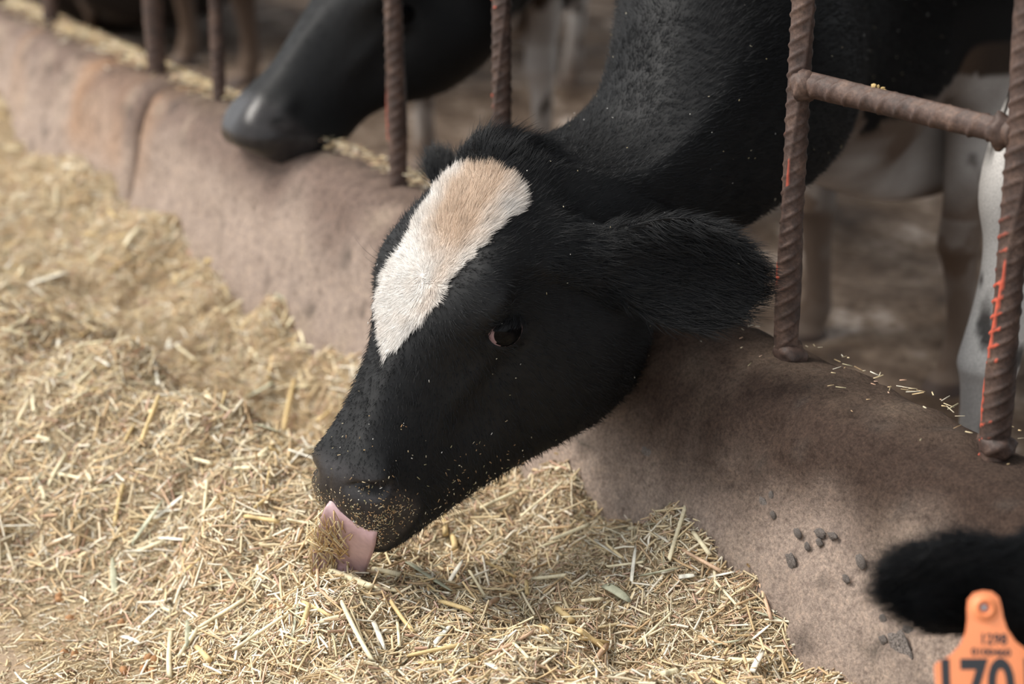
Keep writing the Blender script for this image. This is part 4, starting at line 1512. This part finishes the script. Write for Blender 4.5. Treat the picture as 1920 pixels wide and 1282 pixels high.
VV, FF, CC, off = [], [], [], 0
for a_ in ((2600, -3.4, -2.15, -.01, .065, (.006, .03), (.001, .003)), (420, -2.1, -1.85, .0, .065, (.006, .03), (.001, .003)), (500, -1.75, -1.05, .0, .06, (.004, .02), (.0008, .002)),
           (50, -.5, .2, -.03, .09, (.003, .012), (.0006, .0018)), (16, -.3, -.1, .045, .066, (.006, .02), (.001, .002)), (40, -.6, .1, -.05, .05, (.002, .006), (.0008, .002))):
    v_, f_, c_ = kerb_top_pieces(*a_)
    VV.append(v_); FF.append(f_ + off); CC.append(c_); off += len(v_)
me = new_mesh('kerb_chaff', np.vstack(VV), np.vstack(FF), smooth=False)
set_color(me, 'Col', np.vstack(CC))
tag(obj('kerb_chaff', me, MAT['straw']), 'loose yellow chaff lying along the top of the kerb', 'straw', kind='stuff')

# tongue: a flat muscular strip curling down onto the feed
def strip(name, centre, side, widths, thick, mat, parent, cup=0.12):
    centre = np.array(centre); n = len(centre)
    tt = np.linspace(0, n - 1, 40)
    def sp(arr):
        arr = np.asarray(arr, float)
        out = []
        for t in tt:
            i = min(int(t), n - 2); f = t - i
            p0, p1, p2, p3 = arr[max(i - 1, 0)], arr[i], arr[i + 1], arr[min(i + 2, n - 1)]
            out.append(.5 * (2 * p1 + (p2 - p0) * f + (2 * p0 - 5 * p1 + 4 * p2 - p3) * f * f + (3 * p1 - p0 - 3 * p2 + p3) * f ** 3))
        return np.array(out)
    C, W, T, Sd = sp(centre), sp(widths), sp(thick), nrm(sp(side))
    tan = nrm(np.gradient(C, axis=0))
    Nn = nrm(np.cross(Sd, tan)); Sd = np.cross(tan, Nn)
    m = 28
    th = np.linspace(0, 2 * np.pi, m, endpoint=False)
    P = C[:, None] + Sd[:, None] * (W[:, None] * np.cos(th))[..., None] + Nn[:, None] * (T[:, None] * np.sign(np.sin(th)) * np.abs(np.sin(th)) ** .7 + cup * W[:, None] * np.cos(th) ** 2)[..., None]
    i = np.arange(len(tt) * m).reshape(-1, m); j = np.roll(i, -1, 1)
    f = np.stack([i[:-1], j[:-1], j[1:], i[1:]], -1).reshape(-1, 4)
    return obj(name, new_mesh(name, P.reshape(-1, 3), f.tolist() + [list(i[0, ::-1]), list(i[-1])]), mat, parent), P


def heap_depth(x, y): return float((on_heap(x, y, 0) - CAM) @ CF)


dt = heap_depth(640, 1078)
tc = [at(705, 890, 2.20), at(684, 935, 2.182), at(665, 972, 2.163), at(652, 1008, .5 * 2.15 + .5 * (dt - .02)), at(641, 1042, dt - .012), at(634, 1070, dt + .000), at(628, 1092, dt + .012)]
ts = [cam_vec(1, -.35, .45)] * 4 + [cam_vec(1, -.40, .3)] * 3
tongue, TP = strip('tongue', tc, ts, [.028, .031, .034, .034, .033, .031, .026], [.008, .008, .008, .0075, .007, .006, .003], MAT['tongue'], root1, cup=-.18)

TPf = TP.reshape(-1, 3)
ti = np.arange(len(TPf)).reshape(TP.shape[:2]); tj = np.roll(ti, -1, 1)
TF = np.stack([ti[1:], tj[1:], tj[:-1], ti[:-1]], -1).reshape(-1, 4)
side_t = (TPf - np.repeat(TP.mean(1), TP.shape[1], 0)) @ nrm(cam_vec(1, -.35, 0))
tw = sstep(-side_t, -.012, .014) * sstep(np.repeat(np.arange(TP.shape[0]), TP.shape[1]), 12, 20)
flecks('tongue_straw', tongue, TPf, TF, tw, 400, (.012, .036), (.0008, .0020), [(.74, .58, .33), (.62, .44, .22), (.8, .68, .45), (.55, .36, .18)], 71, lift=.0030, stand=.16, along=cam_vec(-.35, -1, .1))

# ---- the other cows
def pose_cow(O, A, F, hs, chest, heading, body, feet, ears, mouth=.008, jaw=(0, 0), bow=(0, 0, 0), leg_scale=1.05, neck_r=(.104, .150), topz=.54, htopz=.64, nneck=4, thick=1.0, pull=.40, tops=None, jaw_depth=1.0, muzzle=1.0, slant=1.0, n0v=-.172):
    c = CowSpec()
    c.O, c.A, c.F, c.head_scale, c.scale = np.asarray(O, float), np.asarray(A, float), np.asarray(F, float), hs, 1.0
    c.mouth, c.jaw, c.ears = mouth, jaw, ears
    c.n0v = n0v
    c.jaw_depth, c.muzzle, c.slant = jaw_depth, muzzle, slant
    hd = nrm(heading)
    make_trunk(c, chest, hd, body, neck_r=neck_r, bow=np.asarray(bow, float), nneck=nneck, pull=pull)
    fb = c.first_body
    tp = tops or [hipx(feet[0], topz), hipx(feet[1], topz)]
    c.legs = [(fb, 1, leg_joints(tp[0], feet[0], leg_scale, False, hd, thick=thick)), (fb, -1, leg_joints(tp[1], feet[1], leg_scale, False, hd, thick=thick)),
              (fb + 5, 1, leg_joints(hipx(feet[2], htopz), feet[2], leg_scale, True, hd, thick=thick)), (fb + 5, -1, leg_joints(hipx(feet[3], htopz), feet[3], leg_scale, True, hd, thick=thick))]
    return c


def side_ears(A, F, droop=.35, back=.25, L=.19, W=.062):
    A, F = nrm(A), nrm(F); S = np.cross(F, A)
    return tuple({'dir': sg * S - droop * F - back * A, 'inner': A * .7 - F * .4 + sg * S * .1, 'len': L, 'wid': W} for sg in (1, -1))


# second cow: head lowered over the kerb between the next bars
PHI2 = math.radians(30)
A2c = nrm([-.585, -.80, .08]); P2c = nrm([-.80, .585, 0]); Q2c = np.cross(P2c, A2c)
A2, F2 = cam_vec(*A2c), cam_vec(*(math.cos(PHI2) * P2c + math.sin(PHI2) * Q2c))
foot2r = onz(797, 332, YARD_Z); hd2 = nrm([.62, -.85, 0]); side2 = np.array([-hd2[1], hd2[0], 0])
foot2l = foot2r + side2 * .27 - hd2 * .06
ch2 = (foot2r + foot2l) / 2 + hd2 * .06; ch2[2] = .63
c2 = pose_cow(at(806, -256, 3.25), A2, F2, 1.06, ch2, hd2, {'w': .23, 'h': .36, 'len': 1.35},
              [foot2l, foot2r, foot2l - hd2 * .95, foot2r - hd2 * .98], side_ears(A2, F2), mouth=.006, bow=CR * .10 + np.array([0, 0, .16]), nneck=4, pull=.22, jaw_depth=.74, muzzle=1.16, slant=-.55)
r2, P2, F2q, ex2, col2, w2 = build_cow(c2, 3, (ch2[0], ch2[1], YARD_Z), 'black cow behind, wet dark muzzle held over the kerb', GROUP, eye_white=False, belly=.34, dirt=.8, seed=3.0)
coat_hair(r2, c2, P2, F2q, ex2, w2, col2, 16000, 0, 33, width=.0005)

# third cow: only an ear, a bit of the head and a foreleg come into the picture
A3 = nrm([.45, -.80, -.40]); F3 = np.array([.12, -.25, 1.0]); F3 = nrm(F3 - A3 * (F3 @ A3)); S3 = np.cross(F3, A3)
footA = np.array([-.405, .37, YARD_Z]); hd3 = nrm([.22, -1, 0]); side3 = np.array([-hd3[1], hd3[0], 0])
foot3l = footA + side3 * .34 - hd3 * .10
ch3 = np.array([-.185, .56, .93])
O3 = at(2052, 1128, 1.685) - .82 * (A3 * .098 - F3 * .1 - S3 * .1)
ears3 = ({'dir': S3 * .9 - F3 * .3 - A3 * .2, 'inner': A3, 'len': .17, 'wid': .055},
         {'dir': cam_vec(-1.0, .07, .05), 'inner': cam_vec(-.10, -.50, .85), 'len': .176, 'wid': .050, 'root': 1.9, 'bend': cam_vec(0, -.02, 0)})
c3 = pose_cow(O3, A3, F3, .82, ch3, hd3, {'w': .20, 'h': .36, 'len': 1.25}, [foot3l, footA, foot3l - hd3 * .92, footA - hd3 * .95], ears3, bow=(.16, .02, .10), neck_r=(.085, .10), topz=.62, thick=1.12, pull=.25,
              tops=[np.array([foot3l[0], foot3l[1] + .05, .62]), np.array([footA[0] + .02, footA[1] + .10, .62])], jaw_depth=.62, n0v=-.10)
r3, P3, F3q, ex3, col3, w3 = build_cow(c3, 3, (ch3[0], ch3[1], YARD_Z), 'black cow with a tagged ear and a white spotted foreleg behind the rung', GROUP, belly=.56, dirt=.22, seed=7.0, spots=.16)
coat_hair(r3, c3, P3, F3q, ex3, w3, col3, 60000, 0, 44, maxst=13.5, width=.0004)

# two more cows farther along: one standing with only its legs in view, one lying dark in the mud
hd = nrm([.12, -1, 0]); sd = np.array([-hd[1], hd[0], 0])
p5 = np.array([-3.90, .88, YARD_Z]); fl, fr_ = p5 + sd * .17, p5 - sd * .17
Ab, Fb = nrm([.15, -.85, -.45]), nrm([0, -.45, .9])
cb = pose_cow(p5 + np.array([.05, -.55, 1.35]), Ab, Fb, 1.0, p5 + np.array([0, -.05, .77]), hd, {'w': .24, 'h': .36, 'len': 1.3}, [fl, fr_, fl - hd * .95, fr_ - hd * .95], side_ears(Ab, Fb), thick=1.15)
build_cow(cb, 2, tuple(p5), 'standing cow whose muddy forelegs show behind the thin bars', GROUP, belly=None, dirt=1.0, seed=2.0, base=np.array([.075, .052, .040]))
hd = nrm([-.95, .08, 0]); sd = np.array([-hd[1], hd[0], 0])
p4 = np.array([-5.42, .98, YARD_Z]); fl, fr_ = p4 + sd * .16 + hd * .12, p4 - sd * .16 + hd * .12
Ab, Fb = nrm([-.75, -.2, -.5]), nrm([-.45, -.1, .9])
cb = pose_cow(p4 + np.array([-.40, .05, .95]), Ab, Fb, .95, p4 + np.array([0, 0, .31]), hd, {'w': .30, 'h': .31, 'len': 1.2}, [fl, fr_, fl - hd * .95, fr_ - hd * .95], side_ears(Ab, Fb), topz=.12, htopz=.14, leg_scale=.6)
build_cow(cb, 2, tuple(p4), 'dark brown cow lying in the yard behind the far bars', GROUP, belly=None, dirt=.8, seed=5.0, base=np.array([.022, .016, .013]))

# ---- orange ear tag on the third cow
def tag_outline():
    # half outline in mm, x right, y down from the pin, mirrored
    h = [(0, -15), (8, -13.5), (13.5, -8), (15, 0), (15.5, 9), (18, 20), (24, 31), (33, 39), (45, 44.5), (47.5, 47), (48, 51), (48, 108), (46.5, 112), (43, 114), (0, 114)]
    return h + [(-x, y) for x, y in h[-2:0:-1]]


def extrude(poly, thick, name, hole=None):
    bm = bmesh.new()
    vs_ = [bm.verts.new((x / 1000, -y / 1000, 0)) for x, y in poly]
    f = bm.faces.new(vs_)
    ret = bmesh.ops.extrude_face_region(bm, geom=[f])
    for v in [g for g in ret['geom'] if isinstance(g, bmesh.types.BMVert)]: v.co.z += thick
    bmesh.ops.recalc_face_normals(bm, faces=bm.faces)
    me = bpy.data.meshes.new(name); bm.to_mesh(me); bm.free()
    return me


pin = at(1845, 1139, 1.635)
tag_root = tag(empty('ear_tag', pin), 'orange plastic ear tag numbered in black hanging from the ear', 'ear tag')
tz = nrm(cam_vec(-.10, .10, 1)); ty = nrm(cam_vec(-.075, 1, -.10)); ty = nrm(ty - tz * (ty @ tz)); tx = np.cross(ty, tz)
tx, ty, tz = tx * .937, ty * .937, tz * .937
TM = Matrix(((tx[0], ty[0], tz[0], pin[0]), (tx[1], ty[1], tz[1], pin[1]), (tx[2], ty[2], tz[2], pin[2]), (0, 0, 0, 1)))


def tag_part(name, me, mat, dx=0, dy=0, dz=0, parent=None, scale=1.0):
    if mat is not None:
        me.materials.clear(); me.materials.append(mat)
    o = bpy.data.objects.new(name, me)
    COL.objects.link(o)
    o.parent = parent or tag_root
    o.matrix_world = TM @ Matrix.Translation((dx, dy, dz)) @ Matrix.Diagonal((scale, scale, scale, 1))
    return o


bpy.context.view_layer.update()
panel = extrude(tag_outline(), .0016, 'panel')
bm = bmesh.new(); bm.from_mesh(panel)
bmesh.ops.bevel(bm, geom=[e for e in bm.edges if abs(e.calc_face_angle(0)) > .9], offset=.0005, segments=2, affect='EDGES')
bm.to_mesh(panel); bm.free()
tag_part('panel', panel, MAT['tag'])


def lathe(prof, name, n=40):
    P = []
    for (r, z) in prof:
        for k in range(n):
            P.append((r * math.cos(2 * math.pi * k / n) / 1000, r * math.sin(2 * math.pi * k / n) / 1000, z / 1000))
    i = np.arange(len(prof) * n).reshape(-1, n); j = np.roll(i, -1, 1)
    f = np.stack([i[:-1], j[:-1], j[1:], i[1:]], -1).reshape(-1, 4)
    return new_mesh(name, P, f.tolist() + [list(i[0, ::-1]), list(i[-1])])


tag_part('stud', lathe([(13, 1.0), (13, 1.9), (12.0, 2.3), (9.5, 2.4), (8.6, 4.2), (7.8, 5.6), (6.9, 6.0), (5.8, 5.6), (5.4, 4.4), (5.2, 2.2), (0.1, 2.1)], 'stud'), MAT['tag'])
tag_part('pin_tip', lathe([(3.4, 1.5), (3.2, 3.2), (2.0, 4.4), (.1, 4.7)], 'pin_tip'), MAT['metal_pin'])


def lettering(name, text, size, dx, dy, bold=0.0, sx=1.0, rot=0.0):
    cu = bpy.data.curves.new(name, 'FONT')
    cu.body = text; cu.size = size; cu.align_x = 'CENTER'; cu.align_y = 'CENTER'; cu.extrude = 0.00012; cu.offset = bold
    cu.resolution_u = 4
    o = bpy.data.objects.new(name, cu)
    COL.objects.link(o)
    dg = bpy.context.evaluated_depsgraph_get()
    me = bpy.data.meshes.new_from_object(o.evaluated_get(dg))
    bpy.data.objects.remove(o)
    me.transform(Matrix.Rotation(rot, 4, 'Z') @ Matrix.Diagonal((sx, 1, 1, 1)))
    return tag_part('lettering', me, MAT['ink'], dx, dy, .00172)


lettering('lettering', '1298', .0130, .005, -.0280, .0004, .92, -.09)
lettering('lettering', '0100460', .0090, .002, -.0390, .00035, 1.08, -.10)
lettering('lettering', '1701', .064, -.004, -.0700, .0018, .74, -.06)

# a crumb of feed left on the rung
def crumb_mesh():
    bm = bmesh.new()
    for k in range(9):
        r = bmesh.ops.create_icosphere(bm, subdivisions=1, radius=random.uniform(.0018, .0034))
        off = Vector((random.uniform(-.008, .008), random.uniform(-.003, .003), random.uniform(0, .006)))
        for v in r['verts']: v.co = v.co * random.uniform(.8, 1.2) + off
    me = bpy.data.meshes.new('feed_crumb'); bm.to_mesh(me); bm.free()
    set_color(me, 'Col', np.tile(np.array([.45, .32, .14]), (len(me.vertices), 1)) * rng.uniform(.6, 1.2, (len(me.vertices), 1)))
    me.materials.append(MAT['straw'])
    return me


cr_o = bpy.data.objects.new('feed_crumb', crumb_mesh())
cp = ony(1648, 172, 0.0)
cr_o.location = cp
link(cr_o)
tag(cr_o, 'small yellow crumb of feed stuck on the rusty rung', 'feed')
